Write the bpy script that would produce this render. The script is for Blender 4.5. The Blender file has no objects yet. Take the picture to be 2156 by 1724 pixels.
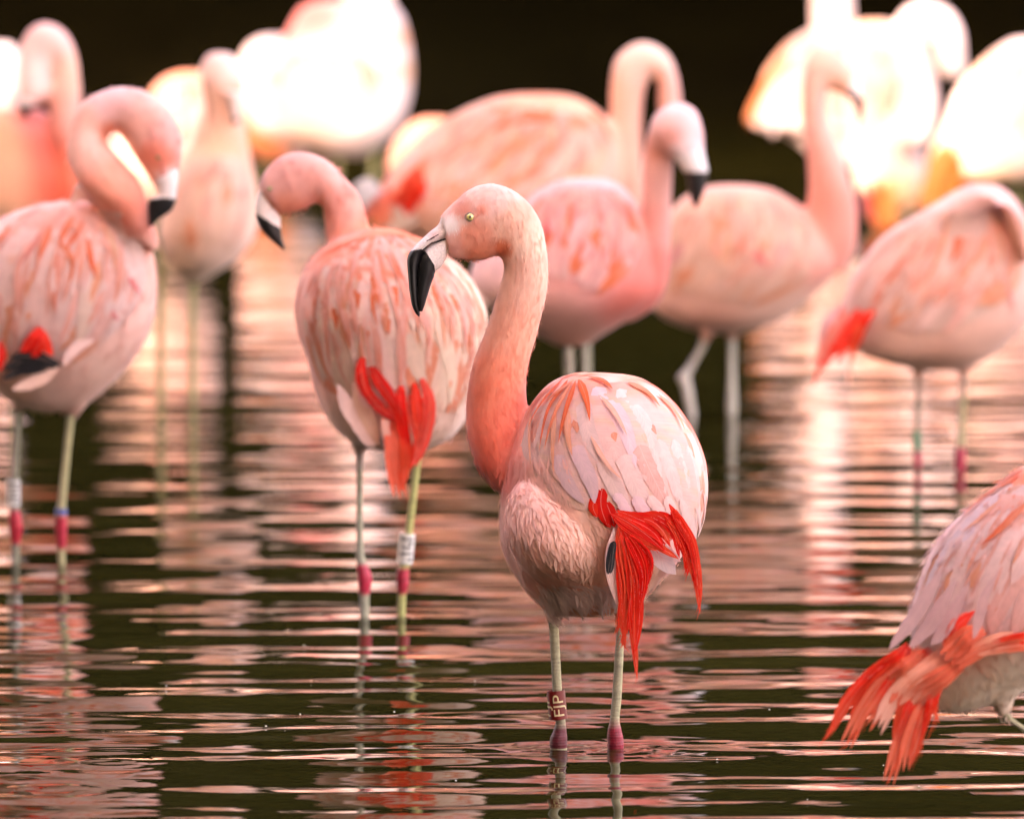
import bpy, math, random
import numpy as np
from mathutils import Vector
from mathutils.bvhtree import BVHTree

random.seed(7)
rng = np.random.default_rng(7)
S = bpy.context.scene
COL = S.collection

# ---------------------------------------------------------------- camera
CAM_H = 1.5
FPX = 17520.0                    # focal length in units of a 2156-wide picture
PITCH = math.radians(4.795)
cam_d = bpy.data.cameras.new('camera')
cam = bpy.data.objects.new('camera', cam_d); COL.objects.link(cam)
cam.location = (0, 0, CAM_H)
cam.rotation_euler = (math.radians(90) - PITCH, 0, 0)
cam_d.sensor_width = 36.0
cam_d.lens = 36.0 * FPX / 2156.0
cam_d.clip_start = 0.1; cam_d.clip_end = 500
cam_d.dof.use_dof = True
cam_d.dof.focus_distance = 12.04
cam_d.dof.aperture_fstop = 5.0
S.camera = cam

# ---------------------------------------------------------------- light
SUN_EL, SUN_AZ = 25.0, 40.0      # sun behind the camera, to its left
w = bpy.data.worlds.new('World'); S.world = w; w.use_nodes = True
nt = w.node_tree
bg = nt.nodes['Background']
sky = nt.nodes.new('ShaderNodeTexSky'); sky.sky_type = 'NISHITA'
sky.sun_disc = False
sky.sun_elevation = math.radians(SUN_EL)
sky.sun_rotation = math.radians(180 + SUN_AZ)
sky.dust_density = 4.0; sky.air_density = 1.0; sky.ozone_density = 1.0
nt.links.new(sky.outputs[0], bg.inputs[0]); bg.inputs[1].default_value = 0.15
sun_d = bpy.data.lights.new('sun', 'SUN'); sun_d.energy = 2.0; sun_d.angle = math.radians(0.53)
sun_d.color = (1.0, 0.97, 0.94)
sun = bpy.data.objects.new('sun', sun_d); COL.objects.link(sun)
_a, _e = math.radians(SUN_AZ), math.radians(SUN_EL)
SUNV = Vector((-math.sin(_a)*math.cos(_e), -math.cos(_a)*math.cos(_e), math.sin(_e)))
sun.rotation_euler = SUNV.to_track_quat('Z', 'Y').to_euler()
vs = S.view_settings
vs.view_transform = 'Standard'; vs.look = 'None'; vs.gamma = 1.0; vs.use_curve_mapping = False
vs.exposure = 3.95
vs.use_white_balance = True
vs.white_balance_temperature = 10000
vs.white_balance_tint = 40
S.cycles.use_denoising = True
S.cycles.max_bounces = 8

# ---------------------------------------------------------------- projection helpers
CP, SP = math.cos(PITCH), math.sin(PITCH)
def ray(u, v):
    x = (u-1078)/FPX; y = -(v-862)/FPX
    return Vector((x, CP + y*SP, -SP + y*CP))
def P(u, v, d):                  # point seen at picture place (u, v) lying in the plane Y = d
    r = ray(u, v); t = d/r.y
    return Vector((r.x*t, d, CAM_H + r.z*t))
def on_water(u, v):
    r = ray(u, v); t = -CAM_H/r.z
    return Vector((r.x*t, r.y*t, 0))
def dist_of(v): return on_water(1078, v).y
def uv_np(co):                   # world -> picture coordinates, n x 3 array
    x = co[:,0]; y = co[:,1]; z = co[:,2]-CAM_H
    fwd = y*CP - z*SP; up = y*SP + z*CP
    return 1078 + FPX*x/fwd, 862 - FPX*up/fwd
def px(d): return FPX/d          # picture units per metre

# ---------------------------------------------------------------- materials
def new_mat(name):
    m = bpy.data.materials.new(name); m.use_nodes = True
    n = m.node_tree.nodes; b = n['Principled BSDF']
    return m, n, m.node_tree.links, b
def plumage_mat(name, feather=False):
    m, n, l, b = new_mat(name)
    at = n.new('ShaderNodeVertexColor'); at.layer_name = 'Col'
    tc = n.new('ShaderNodeTexCoord')
    nz = n.new('ShaderNodeTexNoise'); nz.inputs['Scale'].default_value = 60; nz.inputs['Detail'].default_value = 6
    l.new(tc.outputs['Object'], nz.inputs['Vector'])
    mp = n.new('ShaderNodeMapRange'); mp.inputs[1].default_value = .3; mp.inputs[2].default_value = .7
    mp.inputs[3].default_value = .94; mp.inputs[4].default_value = 1.04
    l.new(nz.outputs[0], mp.inputs[0])
    mul = n.new('ShaderNodeVectorMath'); mul.operation = 'SCALE'
    l.new(at.outputs[0], mul.inputs[0]); l.new(mp.outputs[0], mul.inputs['Scale'])
    col = mul.outputs[0]
    if feather:
        uv = n.new('ShaderNodeUVMap'); uv.uv_map = 'UV'
        sx = n.new('ShaderNodeSeparateXYZ'); l.new(uv.outputs[0], sx.inputs[0])
        ab = n.new('ShaderNodeMath'); ab.operation = 'ABSOLUTE'; l.new(sx.outputs[0], ab.inputs[0])
        # barbs slant from the shaft towards the tip
        k = n.new('ShaderNodeMath'); k.operation = 'MULTIPLY_ADD'; k.inputs[1].default_value = -0.22
        l.new(ab.outputs[0], k.inputs[0]); l.new(sx.outputs[1], k.inputs[2])
        f = n.new('ShaderNodeMath'); f.operation = 'MULTIPLY'; f.inputs[1].default_value = 46
        l.new(k.outputs[0], f.inputs[0])
        cx = n.new('ShaderNodeCombineXYZ'); l.new(f.outputs[0], cx.inputs[1]); l.new(ab.outputs[0], cx.inputs[0])
        n2 = n.new('ShaderNodeTexNoise'); n2.inputs['Scale'].default_value = 1.3; n2.inputs['Detail'].default_value = 5
        l.new(cx.outputs[0], n2.inputs['Vector'])
        m2 = n.new('ShaderNodeMapRange'); m2.inputs[1].default_value = .3; m2.inputs[2].default_value = .7
        m2.inputs[3].default_value = .84; m2.inputs[4].default_value = 1.08
        l.new(n2.outputs[0], m2.inputs[0])
        mu = n.new('ShaderNodeVectorMath'); mu.operation = 'SCALE'
        l.new(col, mu.inputs[0]); l.new(m2.outputs[0], mu.inputs['Scale'])
        # pale shaft
        ls = n.new('ShaderNodeMath'); ls.operation = 'LESS_THAN'; ls.inputs[1].default_value = .055
        l.new(ab.outputs[0], ls.inputs[0])
        lf = n.new('ShaderNodeMath'); lf.operation = 'MULTIPLY'; lf.inputs[1].default_value = .28
        l.new(ls.outputs[0], lf.inputs[0])
        mx = n.new('ShaderNodeMix'); mx.data_type = 'RGBA'
        l.new(lf.outputs[0], mx.inputs[0]); l.new(mu.outputs[0], mx.inputs[6])
        mx.inputs[7].default_value = (.86, .62, .52, 1)
        col = mx.outputs[2]
        bp = n.new('ShaderNodeBump'); bp.inputs['Strength'].default_value = .35; bp.inputs['Distance'].default_value = .001
        l.new(n2.outputs[0], bp.inputs['Height']); l.new(bp.outputs[0], b.inputs['Normal'])
    else:
        mpn = n.new('ShaderNodeMapping'); mpn.inputs['Scale'].default_value = (1, 1, .16)
        l.new(tc.outputs['Object'], mpn.inputs[0])
        n2 = n.new('ShaderNodeTexNoise'); n2.inputs['Scale'].default_value = 480; n2.inputs['Detail'].default_value = 2
        l.new(mpn.outputs[0], n2.inputs['Vector'])
        bp = n.new('ShaderNodeBump'); bp.inputs['Strength'].default_value = .25; bp.inputs['Distance'].default_value = .0008
        l.new(n2.outputs[0], bp.inputs['Height']); l.new(bp.outputs[0], b.inputs['Normal'])
    l.new(col, b.inputs['Base Color'])
    b.inputs['Roughness'].default_value = .75
    b.inputs['Specular IOR Level'].default_value = .2
    b.inputs['Sheen Weight'].default_value = .35
    b.inputs['Sheen Roughness'].default_value = .4
    b.inputs['Sheen Tint'].default_value = (1, .85, .8, 1)
    if feather:
        tr = n.new('ShaderNodeBsdfTranslucent'); l.new(col, tr.inputs[0])
        ms = n.new('ShaderNodeMixShader'); ms.inputs[0].default_value = .28
        l.new(b.outputs[0], ms.inputs[1]); l.new(tr.outputs[0], ms.inputs[2])
        l.new(ms.outputs[0], n['Material Output'].inputs[0])
    return m
M_BODY = plumage_mat('plumage'); M_FEATHER = plumage_mat('feather_vane', True)
def attr_mat(name, rough, spec=.5, bump=0, scale=300, coat=0):
    m, n, l, b = new_mat(name)
    at = n.new('ShaderNodeVertexColor'); at.layer_name = 'Col'
    tc = n.new('ShaderNodeTexCoord')
    nz = n.new('ShaderNodeTexNoise'); nz.inputs['Scale'].default_value = scale; nz.inputs['Detail'].default_value = 4
    l.new(tc.outputs['Object'], nz.inputs['Vector'])
    mp = n.new('ShaderNodeMapRange'); mp.inputs[1].default_value = .3; mp.inputs[2].default_value = .7
    mp.inputs[3].default_value = .8; mp.inputs[4].default_value = 1.1
    l.new(nz.outputs[0], mp.inputs[0])
    mu = n.new('ShaderNodeVectorMath'); mu.operation = 'SCALE'
    l.new(at.outputs[0], mu.inputs[0]); l.new(mp.outputs[0], mu.inputs['Scale'])
    l.new(mu.outputs[0], b.inputs['Base Color'])
    b.inputs['Roughness'].default_value = rough; b.inputs['Specular IOR Level'].default_value = spec
    b.inputs['Coat Weight'].default_value = coat
    if bump:
        bp = n.new('ShaderNodeBump'); bp.inputs['Strength'].default_value = bump; bp.inputs['Distance'].default_value = .001
        l.new(nz.outputs[0], bp.inputs['Height']); l.new(bp.outputs[0], b.inputs['Normal'])
    return m
M_BILL = attr_mat('horn', .42, .4, .25, 400)
M_LEG = attr_mat('leg_scale_skin', .5, .5, .4, 350)
M_PLASTIC = attr_mat('ring_plastic', .4, .5, 0, 200)
M_EYE = attr_mat('eye_gloss', .08, .8, 0, 900, 1.0)

# ---------------------------------------------------------------- mesh helpers
def rosy(c, g=1.24):             # plumage pigments: the measured tints, a little purer
    c = np.clip(np.asarray(c, float), 1e-4, .92); m = c.max(1, keepdims=True)
    return np.where(m > .2, m*(c/m)**g, c)
def mesh_obj(name, verts, faces, mat, parent=None, cols=None, uvs=None, smooth=True):
    me = bpy.data.meshes.new(name)
    me.from_pydata([tuple(v) for v in verts], [], faces)
    if cols is not None:
        a = me.color_attributes.new('Col', 'FLOAT_COLOR', 'POINT')
        c = np.ones((len(verts), 4), dtype=np.float32); c[:, :3] = rosy(cols) if mat in (M_BODY, M_FEATHER) else cols
        a.data.foreach_set('color', c.ravel())
    if uvs is not None:
        ul = me.uv_layers.new(name='UV')
        li = np.empty(len(me.loops), dtype=np.int32); me.loops.foreach_get('vertex_index', li)
        ul.data.foreach_set('uv', np.asarray(uvs, dtype=np.float32)[li].ravel())
    if smooth: me.polygons.foreach_set('use_smooth', [True]*len(me.polygons))
    me.materials.append(mat); me.update()
    o = bpy.data.objects.new(name, me); COL.objects.link(o)
    if parent is not None: attach(o, parent)
    return o
def attach(o, parent):
    # geometry is computed in world space: cancel the parents' translation
    o.parent = parent
    off = Vector((0, 0, 0)); p = parent
    while p is not None:
        off += p.location; p = p.parent
    o.location = -off
def root(name, loc, label, group='flamingos wading in the pond', cat='flamingo'):
    e = bpy.data.objects.new(name, None); COL.objects.link(e); e.location = loc
    e.empty_display_size = .1
    e['label'] = label; e['category'] = cat
    if group: e['group'] = group
    return e
def cr(pts, n):                  # Catmull-Rom resampling by control index
    p = np.asarray(pts, dtype=float)
    if p.ndim == 1: p = p[:, None]
    k = len(p)
    q = np.vstack([2*p[0]-p[1], p, 2*p[-1]-p[-2]])
    out = []
    for t in np.linspace(0, k-1-1e-9, n):
        i = int(t); f = t-i
        a, b, c, d = q[i], q[i+1], q[i+2], q[i+3]
        out.append(.5*((2*b)+(-a+c)*f+(2*a-5*b+4*c-d)*f*f+(-a+3*b-3*c+d)*f**3))
    return np.array(out)
def loft(pairs, d, seg=28, sub=4, depth=None, doff=None, power=1.0):
    """pairs: (u1,v1,u2,v2) edges of each section in the picture; depth = half thickness in metres
    (number, list or None for round); doff = offset of the section centre from plane Y=d."""
    a = np.array(pairs, float)
    k = len(a); n = (k-1)*sub+1
    if depth is None: dep = np.hypot(a[:,2]-a[:,0], a[:,3]-a[:,1])/2/px(d)
    elif np.isscalar(depth):
        wd = np.hypot(a[:,2]-a[:,0], a[:,3]-a[:,1]); dep = depth*(wd/wd.max())**.85
    else: dep = np.array(depth, float)
    dof = np.zeros(k) if doff is None else (np.full(k, float(doff)) if np.isscalar(doff) else np.array(doff, float))
    full = np.hstack([a, dep[:,None], dof[:,None]])
    f = cr(full, n); f[:,4] = np.maximum(f[:,4], .001)
    V, F = [], []
    for r in f:
        A = P(r[0], r[1], d+r[5]); B = P(r[2], r[3], d+r[5])
        c = (A+B)/2; s = (B-A)/2
        for j in range(seg):
            th = 2*math.pi*j/seg
            V.append(c + s*math.cos(th) + Vector((0, 1, 0))*(r[4]*math.sin(th)))
    for i in range(n-1):
        for j in range(seg):
            j2 = (j+1) % seg
            F.append((i*seg+j, i*seg+j2, (i+1)*seg+j2, (i+1)*seg+j))
    F.append(tuple(range(seg))[::-1]); F.append(tuple((n-1)*seg+j for j in range(seg)))
    return V, F
def rows(lst): return [(l, v, r, v) for v, l, r in lst]
def merge_lofts(lofts):
    V, F = [], []
    for v, f in lofts:
        o = len(V); V += v; F += [tuple(i+o for i in q) for q in f]
    return V, F
def fuse(name, lofts, voxel, smooth_it, mat, parent):
    V, F = merge_lofts(lofts)
    me = bpy.data.meshes.new('tmp'); me.from_pydata([tuple(v) for v in V], [], F)
    o = bpy.data.objects.new('tmp', me); COL.objects.link(o)
    m = o.modifiers.new('r', 'REMESH'); m.mode = 'VOXEL'; m.voxel_size = voxel; m.use_smooth_shade = True
    s = o.modifiers.new('s', 'SMOOTH'); s.factor = .5; s.iterations = smooth_it
    dg = bpy.context.evaluated_depsgraph_get()
    nm = bpy.data.meshes.new_from_object(o.evaluated_get(dg))
    bpy.data.objects.remove(o); bpy.data.meshes.remove(me)
    nm.name = name; nm.materials.clear(); nm.materials.append(mat)
    b = bpy.data.objects.new(name, nm); COL.objects.link(b); attach(b, parent)
    return b
def L(r, g, b): return np.array([r, g, b], float)
def srgb(r, g, b):
    c = np.array([r, g, b], float)/255
    return np.where(c <= .04045, c/12.92, ((c+.055)/1.055)**2.4)
PALE = L(.88, .51, .44); PALER = L(.89, .63, .57); CREAM = L(.88, .60, .50)
CORAL = L(.84, .24, .12); ORANGE = L(.86, .19, .07); RED = L(.86, .030, .012); DRED = L(.55, .02, .02)
NECK = L(.80, .38, .29); NECKD = L(.84, .23, .145); HEADP = L(.80, .45, .38); WHITE = L(.85, .76, .72)
BLACK = L(.012, .011, .011)
def field(splats, u, v, base, bw=.02):
    W = np.full(len(u), bw); C = np.outer(W, base)
    for (su, sv, r, c) in splats:
        g = np.exp(-((u-su)**2+(v-sv)**2)/(2*r*r)); W += g; C += np.outer(g, c)
    return C/W[:, None]
def paint(o, fn):
    me = o.data; n = len(me.vertices)
    co = np.empty(n*3, dtype=np.float32); me.vertices.foreach_get('co', co); co = co.reshape(-1, 3).astype(float)
    u, v = uv_np(co)
    c = np.ones((n, 4), dtype=np.float32); c[:, :3] = rosy(fn(u, v, co)) if me.materials[0] == M_BODY else fn(u, v, co)
    a = me.color_attributes.new('Col', 'FLOAT_COLOR', 'POINT'); a.data.foreach_set('color', c.ravel())
    return u, v, co

class Drape:
    def __init__(self, body, d):
        me = body.data
        self.b = BVHTree.FromPolygons([v.co.copy() for v in me.vertices], [tuple(p.vertices) for p in me.polygons])
        self.d = d; self.o = Vector((0, 0, CAM_H))
    def __call__(self, u, v):
        r = ray(u, v).normalized()
        h, n, i, _ = self.b.ray_cast(self.o, r)
        if h is not None and n.dot(r) > 0: n = -n
        if h is None:
            h, n, i, _ = self.b.find_nearest(P(u, v, self.d))
        return h, n

def soften(ob, N, k):
    me = ob.data; n = len(me.vertices)
    g = np.empty(n*3, dtype=np.float32); me.vertices.foreach_get('normal', g); g = g.reshape(-1, 3)
    N = np.asarray(N, dtype=np.float32)
    g = g*np.sign((g*N).sum(1)+1e-9)[:, None]
    q = g*(1-k)+N*k; q /= np.linalg.norm(q, axis=1)[:, None]+1e-9
    # faces must agree with the shading side
    fl = np.array([p.normal.dot(Vector(N[p.vertices[0]])) < 0 for p in me.polygons]) if n < 400 else None
    if fl is not None and fl.mean() > .5: me.flip_normals()
    me.normals_split_custom_set_from_vertices([tuple(a) for a in q])
def strip(rowsp, widths, normals, camber=.18, jag=0.0, cols=5):
    n = len(rowsp); V, UV = [], []
    ss = None
    for i in range(n):
        t = (rowsp[min(i+1, n-1)]-rowsp[max(i-1, 0)])
        t = t.normalized() if t.length > 1e-9 else Vector((0, 0, -1))
        s = normals[i].cross(t)
        s = s.normalized() if s.length > 1e-9 else Vector((1, 0, 0))
        if ss is not None and s.dot(ss) < 0: s = -s
        ss = s
        for c in range(cols):
            x = -1+2*c/(cols-1)
            j = 1.0
            if jag and abs(x) == 1: j = 1+random.uniform(-jag, jag)
            back = t*(-(x*x)*widths[i]*.35)
            V.append(rowsp[i]+s*(x*widths[i]*j)-normals[i]*(camber*x*x*widths[i])+back)
            UV.append((x, i/(n-1)))
    F = [(i*cols+c, i*cols+c+1, (i+1)*cols+c+1, (i+1)*cols+c) for i in range(n-1) for c in range(cols-1)]
    return V, F, UV
def profile(kind, t):
    if kind == 'blade': return min(1, (t/.22)**.6+.12)*max(0, 1-max(0, (t-.62)/.38)**2.3)**.5
    if kind == 'lance': return min(1, (t/.3)**.7+.1)*max(0, 1-t**2.2)**.8
    if kind == 'long': return min(1, (t/.12)**.6+.2)*max(0, 1-max(0, (t-.45)/.55)**1.9)**.7
    if kind == 'hang': return min(1, (t/.4)**.8+.08)*max(0, 1-max(0, (t-.5)/.5)**2)**.6
    return 1
def feather(parent, pts3, nrm3, width, kind, c0, c1, camber=.18, jag=0.06, n=12, name='feather', tipstart=.5, hue=0):
    pr = cr(np.array([tuple(p) for p in pts3]), n)
    nr = cr(np.array([tuple(p) for p in nrm3]), n)
    R = [Vector(p) for p in pr]; N = [Vector(q).normalized() for q in nr]
    W = [max(width*profile(kind, i/(n-1)), width*.03) for i in range(n)]
    V, F, UV = strip(R, W, N, camber, jag)
    vv = 1+random.uniform(-.06, .05)
    cols = []
    for (x, t) in UV:
        k = min(1, max(0, (t-tipstart+.15)/.3))
        cols.append((c0*(1-k)+c1*k)*vv*(1-.05*abs(x)))
    ln = sum((R[i+1]-R[i]).length for i in range(n-1))
    UV = [(x, t*ln/.10) for x, t in UV]
    ob = mesh_obj(name, V, F, M_FEATHER, parent, np.clip(cols, 0, .9), UV)
    soften(ob, [tuple(N[i]) for i in range(n) for _ in range(5)], .6)
    return ob
def draped_pts(dr, uvpts, o0, o1, n=7):
    q = cr(uvpts, n); pts, nr = [], []
    for i, (u, v) in enumerate(q):
        p, nn = dr(u, v); t = i/(n-1)
        f = .3+.7*abs(nn.dot(ray(u, v).normalized()))
        pts.append(p+nn*((o0+(o1-o0)*t)*f)); nr.append(nn)
    for _ in range(2):
        pts = [pts[0]]+[(pts[i-1]+pts[i]*2+pts[i+1])/4 for i in range(1, n-1)]+[pts[-1]]
        nr = [nr[0]]+[(nr[i-1]+nr[i]*2+nr[i+1]).normalized() for i in range(1, n-1)]+[nr[-1]]
    return pts, nr
def fan_pt(Lp, Rp, s, t):
    i = t*(len(Lp)-1); a = int(min(i, len(Lp)-1.001)); f = i-a
    l = Lp[a]*(1-f)+Lp[a+1]*f; r = Rp[a]*(1-f)+Rp[a+1]*f
    return l*(1-s)+r*s
def wing(bird, dr, d, Lb, Rb, nrow, nper, dlen, colf, lift=.004, streaks=(), name='wing', over=1.6, jag=.07, shell_off=.002, tmax=1.0, extra=0, ecol=None, ew=9):
    """one folded wing: a shell over the body plus overlapping feathers between the flow lines Lb and Rb"""
    Lp, Rp = cr(Lb, 41), cr(Rb, 41)
    ns, ntt = 17, 25; V, F = [], []
    for i in range(ntt):
        for j in range(ns):
            u, v = fan_pt(Lp, Rp, .03+.94*j/(ns-1), .02+.93*i/(ntt-1)*tmax)
            p, nn = dr(u, v)
            e = min(j, ns-1-j, i, ntt-1-i)
            V.append(p+nn*(shell_off if e > 0 else -.002))
    F = [(i*ns+j, i*ns+j+1, (i+1)*ns+j+1, (i+1)*ns+j) for i in range(ntt-1) for j in range(ns-1)]
    cols = [colf(j/(ns-1), i/(ntt-1))[0] for i in range(ntt) for j in range(ns)]
    wg = mesh_obj(name, V, F, M_FEATHER, bird, cols, [(j/4.0, i/3.0) for i in range(ntt) for j in range(ns)])
    for r in range(nrow):
        t0 = r/nrow*(tmax-dlen*.6)
        nn_ = nper if nper > 0 else 1
        for k in range(nn_):
            s = (k+.5+(.5 if r % 2 else 0)*.9)/nn_+random.uniform(-.25, .25)/nn_
            if not (0 <= s <= 1): continue
            ta = max(0, t0+random.uniform(-.02, .02)); tb = min(1.03*tmax, ta+dlen*random.uniform(.85, 1.2))
            uvp = [fan_pt(Lp, Rp, s, min(1, ta+(tb-ta)*q)) + (0 if ta+(tb-ta)*q <= 1 else 1)*0 for q in (0, .33, .66, 1)]
            pts, nr = draped_pts(dr, uvp, .001, lift*random.uniform(.8, 1.5))
            a = fan_pt(Lp, Rp, 0, (ta+tb)/2); b = fan_pt(Lp, Rp, 1, (ta+tb)/2)
            wd = np.hypot(*(a-b))/nn_*over/2/px(d)
            ln = sum((pts[i+1]-pts[i]).length for i in range(len(pts)-1))
            wd = min(wd, ln*.19)
            c0, c1 = colf(s, (ta+tb)/2)
            feather(wg, pts, nr, wd, 'long', c0, c1, camber=.07, jag=jag)
    streaks = list(streaks)
    for _ in range(extra):
        s = random.uniform(.03, .97); t0 = random.uniform(.0, .62)**1.2; dl = random.uniform(.14, .34)
        s2 = s+random.uniform(-.03, .03)
        c = (ecol if ecol is not None else L(.86, .34, .22))*random.uniform(.85, 1.1)
        k = random.uniform(.2, .8); c = c*(1-k)+PALE*k
        streaks.append(([fan_pt(Lp, Rp, s+(s2-s)*q, min(1, t0+dl*q)) for q in (0, .33, .66, 1)], ew*random.uniform(.6, 1.5), c*.4+PALE*.6, c, .006+random.uniform(-.002, .002), 'lance'))
    for st in streaks:
        uvp, wpx, c0, c1 = st[:4]
        off = st[4] if len(st) > 4 else .006
        kind = st[5] if len(st) > 5 else 'lance'
        pts, nr = draped_pts(dr, uvp, .0045+(off > .01)*.0025, off+.0012)
        feather(wg, pts, nr, wpx/2/px(d), kind, c0, c1, camber=.1, jag=jag)
    return wg
def hang(parent, uvd, wpx, d, c0, c1, kind='long', roll=0.0, name='tail_feather', camber=.05, jag=.1, n=16, tipstart=.6):
    """free feather: (u, v, depth offset) points"""
    if kind == 'long' and wpx >= 28 and name == 'tail_feather':
        q = np.array(uvd, float); tg = q[-1]-q[0]; tg = tg[:2]/np.hypot(*tg[:2]); sd = np.array([-tg[1], tg[0]])
        for k in (-1, 1, 0):
            z = q.copy(); m_ = len(z)-1
            for i in range(len(z)):
                z[i, :2] += sd*k*wpx*(.16+.22*i/m_)+tg*(random.uniform(-.3, .15)*wpx if i == m_ else 0)
                z[i, 2] -= .0015*k
            e = random.uniform(.88, 1.06)
            o = hang(parent, [tuple(a) for a in z], min(wpx*.5, 27), d, c0*e, c1*e, kind, roll+k*.2, name, camber, jag, n, tipstart)
        return o
    pts = [P(u, v, d+dd) for u, v, dd in uvd]
    nr = [Vector((roll+.15*i/len(uvd), -1, .25)).normalized() for i in range(len(uvd))]
    if kind == 'long' and wpx >= 18 and c0[0] > .5 and c0[1] < .3: strands(parent, uvd, wpx, d, c0)
    return feather(parent, pts, nr, wpx/2/px(d), 'hang' if kind == 'long' else kind, c0, c1, camber, jag, n, name, tipstart)
def strands(parent, uvd, wpx, d, col, k=7):
    """long thin strands lying beside and over a ragged feather, joined"""
    q = cr(uvd, 22); V, F, C = [], [], []
    for _ in range(k):
        off = random.uniform(-.62, .62)*wpx; t1 = random.uniform(.75, 1.04); ph = random.uniform(0, 6); w_ = random.uniform(.9, 2.2)
        cc = col*random.uniform(.75, 1.05)+(L(.04, .06, .03) if rnd_() < .4 else 0); o = len(V); n = 16
        for i in range(n):
            t = .12+(t1-.12)*i/(n-1); x = min(t, 1)*21; a = int(min(x, 20)); f = x-a
            p = q[a]*(1-f)+q[a+1]*f; tg = (q[a+1]-q[a])[:2]; ln = max(np.hypot(*tg), 1e-6); tg = tg/ln
            sd = np.array([-tg[1], tg[0]]); lat = off*(math.sin(math.pi*min(t, 1)**.8)*.75+.35*t)+1.2*math.sin(t*7+ph)
            c = p[:2]+sd*lat+(tg*(t-1)*ln*21 if t > 1 else 0); hw = w_/2*min(1, (1-i/(n-1))*3+.12)
            dd = p[2]-.0035-.0025*math.sin(t*5+ph)
            V.append(P(*(c-sd*hw), d+dd)); V.append(P(*(c+sd*hw), d+dd-.0006)); C += [cc, cc]
        F += [(o+2*i, o+2*i+1, o+2*i+3, o+2*i+2) for i in range(n-1)]
    ob = mesh_obj('loose_strands', V, F, M_FEATHER, parent, np.clip(C, 0, .9), [(.3, i*.01) for i in range(len(V))])
    ob['kind'] = 'stuff'
rnd_ = random.random
def barbs(parent, uvd, d, col, n=40, lpx=26, side=1, spread=.5, name='loose_barbs', wpx=1.6):
    """loose thread-like barbs along a feather edge, joined"""
    q = cr(uvd, 30); V, F, C = [], [], []
    for k in range(n):
        f = random.uniform(.1, 1)*29; i = int(min(f, 28)); a = q[i]+(q[i+1]-q[i])*(f-i)
        tg = q[i+1]-q[i]; tg = tg[:2]/max(np.hypot(*tg[:2]), 1e-6)
        sd = np.array([-tg[1], tg[0]])*side*random.choice((1, 1, 1, -.6))
        dirn = tg*(1-spread*.4)+sd*spread*random.uniform(.3, 1); dirn /= np.hypot(*dirn)
        le = lpx*random.uniform(.4, 1.1); w_ = wpx*random.uniform(.5, 1)
        pr = np.array([-dirn[1], dirn[0]])
        base = np.array(a[:2]); dd = a[2]-random.uniform(0, .006)
        o = len(V)
        for j, fr in enumerate((0, .35, .7, 1)):
            c = base+dirn*le*fr+tg*le*.25*fr*fr
            ww = w_*(1-fr*.85)/2
            V.append(P(*(c-pr*ww), d+dd)); V.append(P(*(c+pr*ww), d+dd))
            C += [col*random.uniform(.85, 1.1)]*2
        F += [(o, o+1, o+3, o+2), (o+2, o+3, o+5, o+4), (o+4, o+5, o+7, o+6)]
    ob = mesh_obj(name, V, F, M_FEATHER, parent, np.clip(C, 0, .9), [(0.3, 0.5)]*len(V))
    ob['kind'] = 'stuff'
    return ob
def down(parent, body, n, length, width, colf, box=None, flow=Vector((0, -.3, -1)), lift=.25, name='down_feathers', off=0.0005, mask=None, var=.08):
    """small contour feathers too many to count, joined into one part"""
    me = body.data
    areas = np.empty(len(me.polygons), dtype=np.float32); me.polygons.foreach_get('area', areas)
    cen = np.empty(len(me.polygons)*3, dtype=np.float32); me.polygons.foreach_get('center', cen); cen = cen.reshape(-1, 3)
    nor = np.empty(len(me.polygons)*3, dtype=np.float32); me.polygons.foreach_get('normal', nor); nor = nor.reshape(-1, 3)
    u, v = uv_np(cen.astype(float))
    ok = np.ones(len(u), bool) if mask is None else mask(u, v, cen)
    wgt = areas*ok; wgt = wgt/wgt.sum()
    idx = rng.choice(len(wgt), n, p=wgt)
    c = cen[idx]+rng.normal(0, .0015, (n, 3)); N = nor[idx]
    fl = np.array(flow)[None, :]+rng.normal(0, .28, (n, 3))
    T = fl-(fl*N).sum(1)[:, None]*N; T /= np.linalg.norm(T, axis=1)[:, None]
    Sd = np.cross(N, T)
    ln = length*rng.uniform(.6, 1.3, n)[:, None]; wd = width*rng.uniform(.6, 1.3, n)[:, None]
    lf = lift*rng.uniform(.3, 1.2, n)[:, None]
    p0 = c+N*off
    mid = p0+T*ln*.5+N*ln*lf*.35
    a = mid-Sd*wd/2; b = mid+Sd*wd/2; tip = p0+T*ln+N*ln*lf
    Vs = np.stack([p0, a, tip, b], 1).reshape(-1, 3)
    uu, vv = u[idx], v[idx]
    Cc = colf(uu, vv, c)*rng.uniform(1-var, 1+var*.8, n)[:, None]
    Cc = np.repeat(np.clip(Cc, 0, .9), 4, 0)
    F = [(4*i, 4*i+1, 4*i+2, 4*i+3) for i in range(n)]
    F = [(4*i, 4*i+3, 4*i+2, 4*i+1) for i in range(n)] if np.einsum('ij,ij->i', np.cross(a-p0, tip-p0), N).mean() < 0 else F
    ob = mesh_obj(name, Vs, F, M_FEATHER, parent, Cc, np.tile([.4, .3], (len(Vs), 1)))
    soften(ob, np.repeat(N, 4, 0), .8)
    ob['kind'] = 'stuff'
    return ob
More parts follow.
